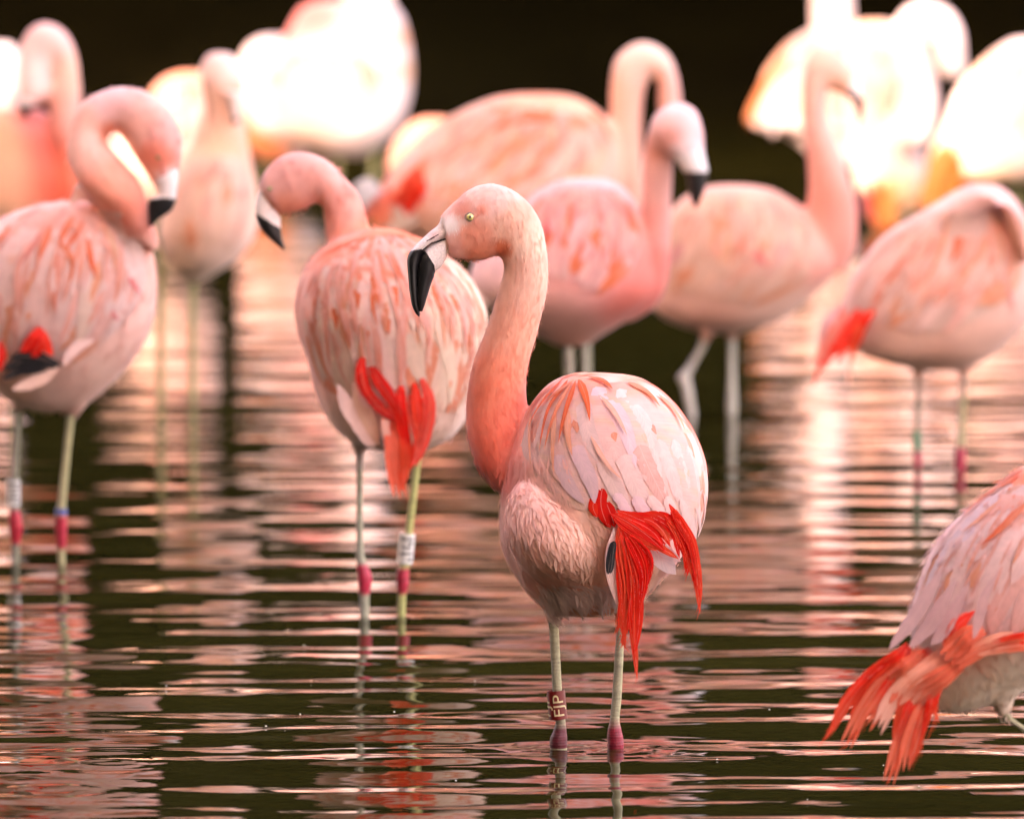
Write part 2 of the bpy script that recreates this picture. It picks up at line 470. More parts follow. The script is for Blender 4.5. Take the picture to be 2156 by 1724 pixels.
def eye(bird, u, v, d, rpx, doff, dark=False, name='eye', nx=0.0):
    r = rpx/px(d); c = P(u, v, d+doff)
    V, F, C = [], [], []
    seg, rg = 20, 14
    ax = (Vector((nx, -1, .1))).normalized(); q = ax.to_track_quat('Z', 'Y')
    for i in range(rg+1):
        th = math.pi*i/rg
        for j in range(seg):
            ph = 2*math.pi*j/seg
            l = Vector((math.sin(th)*math.cos(ph), math.sin(th)*math.sin(ph), math.cos(th)))
            V.append(c+q @ (l*r))
            if th < .32: col = BLACK
            elif th < 1.12: col = L(.70, .64, .20) if not dark else L(.4, .35, .1)
            elif th < 1.3: col = L(.12, .10, .05)
            else: col = L(.45, .30, .24)
            C.append(col)
    F = [(i*seg+j, i*seg+(j+1) % seg, (i+1)*seg+(j+1) % seg, (i+1)*seg+j) for i in range(rg) for j in range(seg)]
    return mesh_obj(name, V, F, M_EYE, bird, C)
def leg(bird, d, line, joint=None, thigh_col=None, base_col=L(.42, .38, .24), joint_col=L(.50, .035, .07), foot_dir=(0, 1), name='leg', below=.32):
    """line: (u, v, width in px) from the belly down to the water; continues under the surface to a webbed foot.
    joint=(v0, v1): reddish ankle joint between those heights."""
    pts = [(P(u, v, d), w_/2/px(d), v) for u, v, w_ in line]
    # under water
    last = pts[-1]; du = (pts[-1][0]-pts[-2][0]); 
    p = last[0]
    r = .0085
    zb = -below
    pts.append((Vector((p.x+.003, p.y+.004, p.z-.05)), max(last[1]*.75, r), 9e3))
    pts.append((Vector((p.x, p.y+.012, zb+.06)), .0065, 9e3))
    pts.append((Vector((p.x, p.y+.015, zb+.012)), .009, 9e3))
    arr = cr(np.array([(*q[0], q[1], q[2]) for q in pts]), (len(pts)-1)*16+1)
    seg = 14; V, F, C = [], [], []
    for i, a in enumerate(arr):
        c = Vector(a[:3]); r = max(a[3], .003); v = a[4]
        if len(line) and v < 5e3:
            r *= 1+.014*math.sin(v*1.1)+.012*math.sin(v*.37)
        for j in range(seg):
            th = 2*math.pi*j/seg
            V.append(c+Vector((math.cos(th)*r, math.sin(th)*r, 0)))
            col = base_col*(.92+.10*math.sin(v*.9)+.05*math.cos(th*3))
            # lighter and yellower towards the right side
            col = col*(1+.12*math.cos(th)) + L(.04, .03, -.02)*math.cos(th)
            if joint:
                k = min(1, max(0, (v-joint[0])/max(joint[2], 1)))*(1 if v < joint[1] else max(0, 1-(v-joint[1])/max(joint[2], 1)))
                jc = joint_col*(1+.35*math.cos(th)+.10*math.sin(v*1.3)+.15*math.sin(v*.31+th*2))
                col = col*(1-k)+jc*k
            if v < 5e3 and ((v+.8*math.sin(v*.7)) % 8.3) < 1.2: col = col*(.78+.12*math.sin(th*2+v))
            if thigh_col is not None and i < 18:
                k = 1 if i < 14 else (18-i)/4
                col = col*(1-k)+thigh_col*k
            C.append(col)
    n = len(arr)
    F = [(i*seg+j, i*seg+(j+1) % seg, (i+1)*seg+(j+1) % seg, (i+1)*seg+j) for i in range(n-1) for j in range(seg)]
    # webbed foot: three toes and web
    o = len(V); fx, fy = foot_dir; fl = math.hypot(fx, fy); fx /= fl; fy /= fl
    hx, hy = -fy, fx
    b = Vector((p.x, p.y+.015, zb+.006))
    V.append(b+Vector((0, 0, .012))); C.append(base_col)
    rim = []
    for k in range(7):
        an = -.6+1.2*k/6; rr = .085*(1 if k % 3 == 0 else .8)
        V.append(b+Vector((fx*math.cos(an)+hx*math.sin(an), fy*math.cos(an)+hy*math.sin(an), 0))*rr); C.append(base_col*.7)
        rim.append(o+1+k)
    for k in range(6): F.append((o, rim[k], rim[k+1]))
    return mesh_obj(name, V, F, M_LEG, bird, np.clip(C, 0, .9))
def ring(bird, d, c1, c2, wpx, col, name='leg_ring', marks=None, text=None, mark_col=BLACK):
    """tube-shaped leg ring from picture point c1 (top) to c2 (bottom)"""
    A, B = P(*c1, d), P(*c2, d); ax = (B-A); h = ax.length; ax.normalize()
    r = wpx/2/px(d); X = Vector((1, 0, 0)); X = (X-ax*X.dot(ax)).normalized(); Y = ax.cross(X)
    if Y.y > 0: Y = -Y            # Y points to the camera
    seg = 40; V, F = [], []
    for rr, off in ((r, 0), (r, h), (r*.86, h), (r*.86, 0)):
        for j in range(seg):
            th = 2*math.pi*j/seg
            V.append(A+ax*off+X*(rr*math.cos(th))+Y*(rr*math.sin(th)))
    for k in range(4):
        k2 = (k+1) % 4
        for j in range(seg): F.append((k*seg+j, k*seg+(j+1) % seg, k2*seg+(j+1) % seg, k2*seg+j))
    o = mesh_obj(name, V, F, M_PLASTIC, bird, np.tile(col, (len(V), 1)), smooth=False)
    def wrap(x, y, lift=.0006):   # x along axis upwards from the bottom, y around (0 = facing camera, + = left)
        th = math.pi/2+y/r
        return B-ax*x+X*((r+lift)*math.cos(th))+Y*((r+lift)*math.sin(th))
    if text:
        cu = bpy.data.curves.new('t', 'FONT'); cu.body = text; cu.size = 1
        to = bpy.data.objects.new('t', cu); COL.objects.link(to)
        me = bpy.data.meshes.new_from_object(to.evaluated_get(bpy.context.evaluated_depsgraph_get()))
        bpy.data.objects.remove(to)
        import bmesh
        bm = bmesh.new(); bm.from_mesh(me)
        bmesh.ops.triangulate(bm, faces=bm.faces[:])
        bmesh.ops.subdivide_edges(bm, edges=bm.edges[:], cuts=2, use_grid_fill=True)
        co = np.array([v.co[:] for v in bm.verts]); fs = [tuple(v.index for v in f.verts) for f in bm.faces]
        bm.free()
        mn, mx = co.min(0), co.max(0)
        tx = (co[:, 0]-mn[0])/(mx[0]-mn[0]); ty = (co[:, 1]-mn[1])/(mx[1]-mn[1])
        for (y0, hh) in text_places:
            vs_ = [wrap(h*(.13+.74*a), y0+hh*(b_-.5)) for a, b_ in zip(tx, ty)]
            mesh_obj('lettering', vs_, fs, M_PLASTIC, o, np.tile(mark_col, (len(vs_), 1)), smooth=False)
    if marks:
        Vm, Fm = [], []
        for (x0, x1, y0, y1) in marks:
            o2 = len(Vm); k = 4
            for a in range(k+1):
                y = (y0+(y1-y0)*a/k)*r
                Vm += [wrap(x0*h, y), wrap(x1*h, y)]
            for a in range(k): Fm.append((o2+2*a, o2+2*a+1, o2+2*a+3, o2+2*a+2))
        mesh_obj('lettering', Vm, Fm, M_PLASTIC, o, np.tile(mark_col, (len(Vm), 1)), smooth=False)
    return o
text_places = [(-.0045, .0200), (.0170, .0200)]

# ================================================================= SETTING
def structure(o): o['kind'] = 'structure'; return o
# ---- pond bed and banks: one sheet
def ground_z(x, y):
    far = 31.0+.6*math.sin(x*.7)+.3*math.sin(x*2.1)
    near = 5.0
    z = -.34
    if y > far: z = -.34+min(1.6, (y-far+.8)*.42)
    if y > far+4: z += min(2.2, (y-far-4)*.1)
    if y < near: z = -.34+min(.75, (near-y)*.4)
    pl = x*.6428+y*.7660      # the left bank runs under the added hedge
    if pl < 0: z = max(z, -.34+min(.9, -pl*.4))
    ax = abs(x)
    if ax > 14: z = max(z, -.34+min(1.2, (ax-14)*.3))
    return z+.05*math.sin(x*1.7+y*.9)*(1 if z > 0 else .3)
xs = np.concatenate([np.linspace(-300, -30, 8), np.linspace(-25, 25, 81), np.linspace(30, 300, 8)])
ys = np.concatenate([np.linspace(-300, -20, 8), np.linspace(-15, 60, 121), np.linspace(65, 400, 8)])
gv = [(x, y, ground_z(x, y)) for y in ys for x in xs]
nx = len(xs)
gf = [(j*nx+i, j*nx+i+1, (j+1)*nx+i+1, (j+1)*nx+i) for j in range(len(ys)-1) for i in range(nx-1)]
m, n, l, b = new_mat('muddy_bank')
nz = n.new('ShaderNodeTexNoise'); nz.inputs['Scale'].default_value = 1.5; nz.inputs['Detail'].default_value = 8
tc = n.new('ShaderNodeTexCoord'); l.new(tc.outputs['Object'], nz.inputs['Vector'])
cr_ = n.new('ShaderNodeValToRGB'); cr_.color_ramp.elements[0].color = (.004, .003, .0015, 1); cr_.color_ramp.elements[1].color = (.014, .012, .004, 1)
l.new(nz.outputs[0], cr_.inputs[0]); l.new(cr_.outputs[0], b.inputs['Base Color']); b.inputs['Roughness'].default_value = 1; b.inputs['Specular IOR Level'].default_value = 0
structure(mesh_obj('ground', gv, gf, m))

# ---- water: one sheet with real waves
def axis_y():
    y = 9.2; out = [-60, -30, -10, 0, 4, 6, 7.5, 8.4, 8.9]
    while y < 31.5:
        out.append(y); y += .011*(y/10.5)**1.3
    return np.array(out+[31.7, 32.2, 34, 40])
wy = axis_y()
wx = np.concatenate([[-60, -30, -15, -9, -6.5, -5, -4.2, -3.7, -3.4, -3.25], np.arange(-3.2, -.96, .032), np.arange(-.95, -.35, .012), np.arange(-.35, -.1, .016), np.arange(-.1, .34, .009), np.arange(.35, 3.21, .032), [3.25, 3.4, 3.7, 4.2, 5, 6.5, 9, 15, 30, 60]])
X, Y = np.meshgrid(wx, wy)
Z = np.zeros_like(X)
wr = np.random.default_rng(11)
WAVES = []
NW = 120
RMS = .028
for i in range(NW):
    lam = math.exp(wr.uniform(math.log(.07), math.log(.5)))
    an = wr.normal(0, math.radians(8+5*(lam < .15)))
    k = 2*math.pi/lam
    sl = wr.uniform(.5, 1.2)*(1.0 if lam > .1 else .55)
    WAVES.append((k*math.sin(an), k*math.cos(an), sl/k, wr.uniform(0, 6.283), wr.uniform(.5, 2.2), wr.uniform(-2.2, 2.2), wr.uniform(0, 6.283)))
tot = math.sqrt(sum((a*math.hypot(kx, ky))**2/2 for kx, ky, a, p_, *_r in WAVES))
# gusts: patches of livelier and calmer water
env = 1+.35*np.sin(X*1.1+Y*.55+1)+.25*np.sin(X*.6-Y*1.3)
for kx, ky, a, p_, ex, ey, ep in WAVES:
    Z += a*RMS/tot*np.sin(kx*X+ky*Y+p_)*(1+.75*np.sin(ex*X+ey*Y+ep))
Z *= np.clip(env, .5, 1.5)
def rings(u, v, amp, lam, rad):
    c = on_water(u, v); R = np.hypot(X-c.x, Y-c.y)
    return .6*amp*np.cos(2*math.pi*R/lam)*np.exp(-(R/rad)**2)
for a in ((1175, 1573, .0007, .045, .13), (1298, 1579, .0007, .045, .13), (230, 1607, .0007, .045, .15), (110, 1660, .0007, .05, .14),
          (640, 1608, .0004, .045, .08), (768, 1300, .0006, .05, .12), (846, 1300, .0006, .05, .12), (768, 1395, .0004, .045, .08)):
    Z += rings(*a)
edge = np.clip((3.2-np.abs(X))/.5+1, 0, 1)*np.clip((Y-8.9)/.4, 0, 1)
edge[np.abs(X) > 3.4] = 0
Z *= edge
nyy, nxx = X.shape
wv = np.stack([X, Y, Z], -1).reshape(-1, 3)
ii, jj = np.meshgrid(np.arange(nxx-1), np.arange(nyy-1))
q0 = (jj*nxx+ii).ravel()
wf = np.stack([q0, q0+1, q0+nxx+1, q0+nxx], 1)
me = bpy.data.meshes.new('water')
me.vertices.add(len(wv)); me.vertices.foreach_set('co', wv.ravel().astype(np.float32))
me.loops.add(len(wf)*4); me.loops.foreach_set('vertex_index', wf.ravel().astype(np.int32))
me.polygons.add(len(wf)); me.polygons.foreach_set('loop_start', (np.arange(len(wf))*4).astype(np.int32))
me.polygons.foreach_set('use_smooth', np.ones(len(wf), bool)); me.update(calc_edges=True)
m, n, l, b = new_mat('pond_water')
tc = n.new('ShaderNodeTexCoord')
mp = n.new('ShaderNodeMapping'); mp.inputs['Scale'].default_value = (3, 14, 1)
l.new(tc.outputs['Object'], mp.inputs[0])
nz = n.new('ShaderNodeTexNoise'); nz.inputs['Scale'].default_value = 1.6; nz.inputs['Detail'].default_value = 2
l.new(mp.outputs[0], nz.inputs['Vector'])
bp = n.new('ShaderNodeBump'); bp.inputs['Strength'].default_value = .12; bp.inputs['Distance'].default_value = .004
l.new(nz.outputs[0], bp.inputs['Height'])
n2 = n.new('ShaderNodeTexNoise'); n2.inputs['Scale'].default_value = 1.2; n2.inputs['Detail'].default_value = 5
l.new(tc.outputs['Object'], n2.inputs['Vector'])
rp = n.new('ShaderNodeValToRGB'); rp.color_ramp.elements[0].color = (.017, .0145, .003, 1); rp.color_ramp.elements[1].color = (.025, .022, .0045, 1)
l.new(n2.outputs[0], rp.inputs[0])
l.new(rp.outputs[0], b.inputs['Base Color'])
b.inputs['Roughness'].default_value = .015; b.inputs['IOR'].default_value = 1.333
l.new(bp.outputs[0], b.inputs['Normal'])
me.materials.append(m)
wo = bpy.data.objects.new('water', me); COL.objects.link(wo); structure(wo)

# ---- woodland
def leaf_mass(name, centres, n, size, col_lo, col_hi, label=None, cat=None, seed=1):
    """leaf-sized faces spread through ellipsoids (cx, cy, cz, rx, ry, rz)"""
    r = np.random.default_rng(seed)
    c = np.array(centres, float); vol = c[:, 3]*c[:, 4]*c[:, 5]; vol /= vol.sum()
    idx = r.choice(len(c), n, p=vol); e = c[idx]
    d = r.normal(size=(n, 3)); d /= np.linalg.norm(d, axis=1)[:, None]
    rad = r.uniform(0, 1, n)**.45
    p = e[:, :3]+d*rad[:, None]*e[:, 3:]
    a = r.normal(size=(n, 3)); a /= np.linalg.norm(a, axis=1)[:, None]
    bb = np.cross(a, r.normal(size=(n, 3))); bb /= np.linalg.norm(bb, axis=1)[:, None]
    s = size*r.uniform(.6, 1.4, n)[:, None]
    V = np.stack([p-a*s, p+bb*s*.45, p+a*s, p-bb*s*.45], 1).reshape(-1, 3)
    F = np.arange(n*4).reshape(-1, 4)
    k = r.uniform(0, 1, n)[:, None]
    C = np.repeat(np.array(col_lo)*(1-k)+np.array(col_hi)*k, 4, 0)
    me = bpy.data.meshes.new(name)
    me.vertices.add(len(V)); me.vertices.foreach_set('co', V.ravel().astype(np.float32))
    me.loops.add(n*4); me.loops.foreach_set('vertex_index', F.ravel().astype(np.int32))
    me.polygons.add(n); me.polygons.foreach_set('loop_start', (np.arange(n)*4).astype(np.int32)); me.update(calc_edges=True)
    at = me.color_attributes.new('Col', 'FLOAT_COLOR', 'POINT')
    cc = np.ones((len(V), 4), dtype=np.float32); cc[:, :3] = C; at.data.foreach_set('color', cc.ravel())
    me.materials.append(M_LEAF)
    o = bpy.data.objects.new(name, me); COL.objects.link(o); o['kind'] = 'stuff'
    if label: o['label'] = label; o['category'] = cat
    return o
M_LEAF = attr_mat('leaf', .8, .06, 0, 3)
rr = np.random.default_rng(3)
cen = []
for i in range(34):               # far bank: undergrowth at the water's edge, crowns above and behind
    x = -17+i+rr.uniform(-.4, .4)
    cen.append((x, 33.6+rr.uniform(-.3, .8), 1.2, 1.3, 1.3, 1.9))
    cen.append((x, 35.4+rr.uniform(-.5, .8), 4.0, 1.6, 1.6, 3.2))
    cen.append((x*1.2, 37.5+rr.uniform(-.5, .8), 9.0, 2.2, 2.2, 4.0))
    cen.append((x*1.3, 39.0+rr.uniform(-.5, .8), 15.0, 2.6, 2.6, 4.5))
for i in range(30):               # unseen boughs added over the far edge, keeping sky light off the bank
    x = -15+i*1.03+rr.uniform(-.3, .3)
    cen.append((x, 30.6+rr.uniform(-.4, .4), 2.5+rr.uniform(-.2, .3), 1.2, 1.5, .9))
    cen.append((x, 32.0+rr.uniform(-.4, .4), 2.2+rr.uniform(-.2, .3), 1.2, 1.2, 1.2))
    cen.append((x, 30.0+rr.uniform(-.6, .6), 5.0+rr.uniform(-.4, .4), 1.3, 2.4, 1.0))
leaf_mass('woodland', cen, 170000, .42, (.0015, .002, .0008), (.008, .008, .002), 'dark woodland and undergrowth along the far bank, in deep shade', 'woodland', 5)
# unseen leaf belt added behind and left of the camera to shape the sun
ca, sa = math.cos(_a), math.sin(_a)
def sunplace(p, q, z): return (p*sa+q*ca, p*ca-q*sa, z)
P0 = -2.5; TE = math.tan(_e)
GAP_LO = (15.6-P0)*TE+.55
GAP_HI = GAP_LO+3.2
low, high = [], []
for i in range(52):
    q = -43+i
    zt = GAP_LO+rr.uniform(-.3, .3)
    for z0 in np.arange(.8, zt-.6, 1.0):
        x, y, z = sunplace(P0+rr.uniform(-.6, .6), q, z0); low.append((x, y, z, 1.0, 1.0, .9))
    x, y, z = sunplace(P0, q, zt-.7); low.append((x, y, z, .8, .8, .7))
    for z0 in np.arange(.9, 19, 1.7):
        x, y, z = sunplace(P0-rr.uniform(.5, 1.5), q, GAP_HI+z0); high.append((x, y, z, 1.3, 1.3, 1.1))
leaf_mass('shade_hedge', low, 170000, .24, (.03, .05, .012), (.05, .08, .02), 'unseen hedge added on the near bank to shade the nearest birds', 'hedge', 6)  # added sun blocker, never in view
thin = []
for i in range(52):
    for z0 in (.4, 1.2, 2.0, 2.8):
        x, y, z = sunplace(P0, -43+i, GAP_LO+z0); thin.append((x, y, z, .9, .9, .8))
leaf_mass('sun_filter_leaves', thin, 56000, .085, (.03, .05, .012), (.05, .08, .02), 'unseen thin leaves added between hedge top and canopy to weaken the low sun', 'foliage', 8)  # added leaves that dim the sun coming through the gap
leaf_mass('shade_canopy', high, 110000, .34, (.03, .05, .012), (.05, .08, .02), 'unseen tree canopy added over the near bank to keep sun off the far bank', 'canopy', 7)  # added out of view so the far bank stays unlit

# ================================================================= FLAMINGOS
def base_of(u, d): p = P(u, 862, d); return Vector((p.x, d, -.32))

# ---------- 1: the sharp bird in front
def T1(z): return (814.1+z[0]/4.798, 359.3+z[1]/4.798)      # tracing scale of the head
def T2(z): return (926.5+z[0]/3.07, 758.0+z[1]/3.07)        # tracing scale of the body
D = 12.0
bird = root('flamingo', base_of(1235, D), 'sharp flamingo in front with yellow eye and dark red leg ring')
HD = .07
headneck = [(*T1((575, 500)), *T1((660, 850))), (930, 452, 944, 542), (960, 421.8, 980.8, 546.9), (991.3, 396.8, 1012, 549), (1033, 386.5, 1038, 541), (1074.6, 397.9, 1051.7, 539.6),
    (1114.2, 428, 1058, 546.9), (1139.2, 469.8, 1060, 559.4), (1149.7, 517.7, 1060.5, 572), (1154.9, 567.7, 1058, 584.4), (1150.7, 619.8, 1047.5, 615.7),
    (1139, 670, 1032, 668), (1126.7, 717.8, 1014, 717.8), (1114, 760, 998, 757), (1108, 805, 987, 805), (1112, 860, 981, 860), (1130, 915, 984, 918), (1160, 965, 1001, 972), (1180, 1000, 1026, 1010), (1190, 1030, 1058, 1040)]
hdep = [.014, .019, .024, .028, .031, .032, .032, .031, .031, .032, .033, .035, .037, .040, .044, .050, .058, .066, .07, .06]
hoff = [HD]*13+[HD, HD, HD, HD-.005, HD-.01, HD-.015, HD-.02]
body_rows = [(789, 1200, 1300), (795, 1180, 1345), (808, 1156, 1372), (828, 1135, 1400), (855, 1115, 1426), (885, 1098, 1449), (915, 1084, 1466), (955, 1069, 1482), (1000, 1060, 1490), (1050, 1055, 1490),
    (1100, 1053, 1478), (1140, 1057, 1458), (1180, 1070, 1428), (1210, 1087, 1400), (1240, 1108, 1372), (1264, 1130, 1345), (1280, 1155, 1310), (1289, 1190, 1275)]
bl = loft(rows(body_rows), D, 48, 4, depth=.165, doff=.03)
hn = loft(headneck, D, 28, 5, depth=hdep, doff=hoff)
flank = loft([(1120, 985, 1150, 975), (1080, 1030, 1200, 1040), (1066, 1080, 1262, 1090), (1068, 1130, 1288, 1140), (1090, 1180, 1292, 1190), (1130, 1222, 1282, 1228), (1180, 1245, 1250, 1245)], D, 28, 5,
             depth=[.01, .05, .075, .085, .08, .055, .015], doff=[-.05, -.055, -.06, -.06, -.05, -.03, -.02])
thigh = loft([(1085, 1200, 1200, 1200), (1118, 1240, 1195, 1245), (1140, 1272, 1184, 1274), (1151, 1296, 1179, 1296), (1155, 1312, 1176, 1312)], D, 20, 4, depth=[.06, .035, .018, .011, .008])
thigh2 = loft([(1270, 1230, 1360, 1230), (1282, 1265, 1335, 1262), (1294, 1290, 1320, 1290), (1299, 1305, 1317, 1305)], D, 20, 4, depth=[.05, .03, .012, .007], doff=.02)
body = fuse('body', [bl, hn, flank, thigh, thigh2], .0032, 6, M_BODY, bird)
sp1 = [  # plumage colours, belly shade painted in: pale lores, rosy cheek, deep coral neck base
    (*T1((650, 560)), 9, WHITE), (*T1((780, 500)), 6, L(.78, .55, .48)), (*T1((660, 700)), 9, HEADP), (*T1((800, 380)), 9, L(.80, .36, .28)), (*T1((960, 390)), 6, L(.80, .26, .17)), (*T1((1000, 200)), 26, L(.82, .54, .47)),
    (*T1((900, 640)), 17, L(.80, .36, .26)), (*T1((1180, 780)), 9, L(.78, .22, .11)), (*T1((950, 810)), 12, L(.78, .30, .19)), (*T1((1300, 560)), 22, L(.80, .48, .37)), (*T1((1500, 700)), 20, L(.83, .60, .48)),
    (1100, 610, 34, L(.80, .47, .37)), (1135, 600, 20, L(.83, .58, .46)), (1075, 700, 44, L(.80, .40, .29)), (1115, 710, 24, L(.82, .47, .35)), (1045, 800, 48, L(.81, .27, .17)), (1020, 880, 40, NECKD), (1040, 950, 34, L(.80, .17, .10)), (1060, 1010, 20, L(.78, .15, .10)),
    (1110, 1040, 46, L(.90, .58, .50)), (1090, 1120, 50, L(.90, .59, .51)), (1200, 1130, 50, L(.90, .60, .48)), (1150, 1080, 20, L(.80, .48, .38)), (1260, 1180, 34, L(.90, .60, .46)),
    (1150, 1230, 24, L(.90, .50, .36)), (1230, 1268, 20, L(.89, .42, .24)), (1330, 1240, 30, L(.88, .54, .38)), (1290, 1283, 16, L(.85, .36, .18)), (1165, 1295, 14, L(.72, .55, .50)),
    (1300, 900, 90, PALE), (1230, 795, 22, CORAL), (1330, 800, 18, CORAL), (1450, 960, 30, PALE)]
f1 = lambda u, v, co: field(sp1, u, v, PALE)
paint(body, f1)
dr = Drape(body, D)
# bill
bp_u = loft([(*T1((556, 450)), *T1((690, 640))), (*T1((520, 545)), *T1((668, 672))), (*T1((430, 622)), *T1((560, 706))), (*T1((315, 728)), *T1((450, 745))), (*T1((245, 805)), *T1((385, 800))), (*T1((208, 885)), *T1((352, 860))),
             (*T1((210, 1000)), *T1((318, 990))), (*T1((226, 1180)), *T1((318, 1180))), (*T1((250, 1340)), *T1((322, 1340))), (*T1((288, 1435)), *T1((336, 1430))), (*T1((325, 1474)), *T1((335, 1472)))], D, 24, 6,
             depth=[.014, .0145, .0135, .0135, .0135, .0130, .0125, .0115, .009, .005, .002], doff=HD)
bp_l = loft([(*T1((600, 640)), *T1((610, 875))), (*T1((520, 712)), *T1((600, 895))), (*T1((440, 750)), *T1((552, 975))), (*T1((372, 812)), *T1((495, 1022))), (*T1((330, 900)), *T1((478, 1075))), (*T1((312, 1030)), *T1((452, 1140))),
             (*T1((305, 1180)), *T1((415, 1260))), (*T1((305, 1320)), *T1((388, 1350))), (*T1((318, 1420)), *T1((360, 1425)))], D, 24, 6,
             depth=[.012, .0135, .0140, .0150, .0150, .0135, .0115, .009, .004], doff=HD-.001)
def densify(o, lv):
    mo = o.modifiers.new('s', 'SUBSURF'); mo.levels = lv; mo.render_levels = lv; mo.subdivision_type = 'CATMULL_CLARK'
    nm = bpy.data.meshes.new_from_object(o.evaluated_get(bpy.context.evaluated_depsgraph_get()))
    o.modifiers.clear(); old = o.data; o.data = nm; bpy.data.meshes.remove(old)
bo_u = mesh_obj('upper_bill', *bp_u, M_BILL, bird); bo_l = mesh_obj('lower_bill', *bp_l, M_BILL, bird)
for o in (bo_u, bo_l): densify(o, 2)
edge_pts = np.array([T1(z) for z in ((190, 835), (240, 812), (300, 800), (350, 792), (400, 822), (440, 890), (480, 950), (494, 1030), (520, 1050))])
def bill1(u, v, co):
    # black tip with a ragged edge
    ev = np.interp(u, edge_pts[:, 0], edge_pts[:, 1])
    rag = .9*np.sin(u*2.1)+.7*np.sin(u*5.3+1)
    blk = v > ev+rag
    blk |= (u > edge_pts[-2, 0]) & (v > edge_pts[-2, 1])
    c = np.tile(L(.80, .66, .61), (len(u), 1))
    zx, zy = (u-814.1)*4.798, (v-359.3)*4.798
    k = np.exp(-((zx-470)**2/80**2+(zy-640)**2/50**2))[:, None]; c = c*(1-k*.7)+L(.80, .42, .38)*k*.7
    k = np.exp(-((zx-560)**2/60**2+(zy-570)**2/50**2))[:, None]; c = c*(1-k*.5)+L(.74, .50, .38)*k*.5
    # mouth line
    ml = np.interp(zx, [340, 370, 450, 560, 650], [830, 800, 737, 702, 675])
    k = ((np.abs(zy-ml) < 9) & (zx > 340) & (zx < 655)); c[k] = BLACK*2
    nl = np.interp(zx, [400, 450, 520], [714, 690, 646])
    k = ((np.abs(zy-nl) < 9-np.abs(zx-465)*.08) & (zx > 400) & (zx < 525)); c[k] = L(.10, .03, .03)
    c[blk] = BLACK
    return c
paint(bo_u, bill1); paint(bo_l, bill1)
eu, ev_ = T1((845, 470))
hp, _n = dr(eu, ev_)
eye(bird, eu, ev_, D, 8.8, hp.y-D+.0012)
# eyelid ring
V, F, C = [], [], []
cc = P(eu, ev_, hp.y-.0005); rE = 9.6/px(D)
for i in range(28):
    th = 2*math.pi*i/28
    for j in range(8):
        ph = 2*math.pi*j/8; r2 = .0011
        V.append(cc+Vector(((rE*1.05+r2*math.cos(ph))*math.cos(th), -r2*math.sin(ph)+.002*abs(math.cos(th)), (rE*.92+r2*math.cos(ph))*math.sin(th)))); C.append(L(.34, .24, .18))
F = [(i*8+j, ((i+1) % 28)*8+j, ((i+1) % 28)*8+(j+1) % 8, i*8+(j+1) % 8) for i in range(28) for j in range(8)]
mesh_obj('eyelid', V, F, M_BILL, bird, C)
# wing
rnd = random.random
def wc1(s, t):
    c = PALE*.5+PALER*.5
    c = c*(1+random.uniform(-.05, .05))
    if rnd() < .25: c = L(.84, .56, .44)
    if t > .75: c = c*.85+PALER*.15
    tip = c
    if t < .2: c = c*(.45+t*2.5)+CORAL*(.55-t*2.5)
    if t < .22: tip = c*.4+CORAL*.6
    if s > .93 and t > .15: tip = L(.85, .42, .30)
    return c, tip
Lb = [T2(z) for z in ((800, 140), (640, 300), (548, 470), (555, 600), (640, 740), (790, 870), (950, 945))]
Rb = [T2(z) for z in ((1230, 95), (1420, 225), (1610, 400), (1715, 620), (1748, 850), (1735, 1020), (1712, 1160))]
stk = []
def S2(pts, w_, c0, c1, off=.0105, kind='lance'): stk.append(([T2(z) for z in pts], w_, c0, c1, off, kind))
OR2 = L(.85, .26, .13); OR3 = L(.85, .40, .26); OR4 = L(.87, .47, .36)
for pts, w_, c in (
    (((800, 130), (720, 220), (640, 330), (592, 450)), 11, ORANGE), (((760, 150), (670, 220), (600, 310), (575, 400)), 10, OR2), (((830, 140), (780, 230), (700, 330), (668, 600)), 13, ORANGE),
    (((860, 150), (800, 260), (730, 420), (700, 590)), 11, OR2), (((880, 150), (850, 260), (810, 400), (785, 550)), 12, ORANGE), (((870, 140), (800, 200), (745, 240), (700, 300)), 12, OR2),
    (((900, 140), (930, 200), (962, 300), (976, 415)), 16, ORANGE), (((960, 120), (1020, 130), (1070, 165), (1110, 215)), 16, ORANGE), (((840, 330), (835, 430), (845, 540), (872, 632)), 15, OR3),
    (((760, 300), (750, 430), (745, 600), (757, 735)), 12, OR3), (((1210, 160), (1290, 190), (1350, 240), (1402, 320)), 22, OR2), (((1400, 230), (1470, 290), (1530, 370), (1558, 465)), 20, OR3),
    (((1040, 250), (1110, 330), (1160, 420), (1200, 505)), 11, OR4), (((980, 500), (1040, 620), (1100, 710), (1168, 772)), 9, OR4), (((1270, 100), (1400, 180), (1520, 300), (1640, 480)), 10, ORANGE),
    (((1500, 270), (1600, 380), (1700, 560), (1748, 760)), 9, ORANGE), (((690, 190), (620, 270), (570, 350), (560, 420)), 8, OR2), (((900, 110), (1000, 95), (1100, 100), (1200, 110)), 18, OR2),
    (((780, 130), (860, 100), (930, 90), (990, 105)), 18, OR2), (((600, 330), (592, 450), (600, 570), (615, 690)), 9, OR3)):
    S2(pts, w_+1.5, c*.75+L(.86, .5, .4)*.25 if c is not ORANGE else c, c)
W1 = PALER; W2 = L(.86, .60, .60)
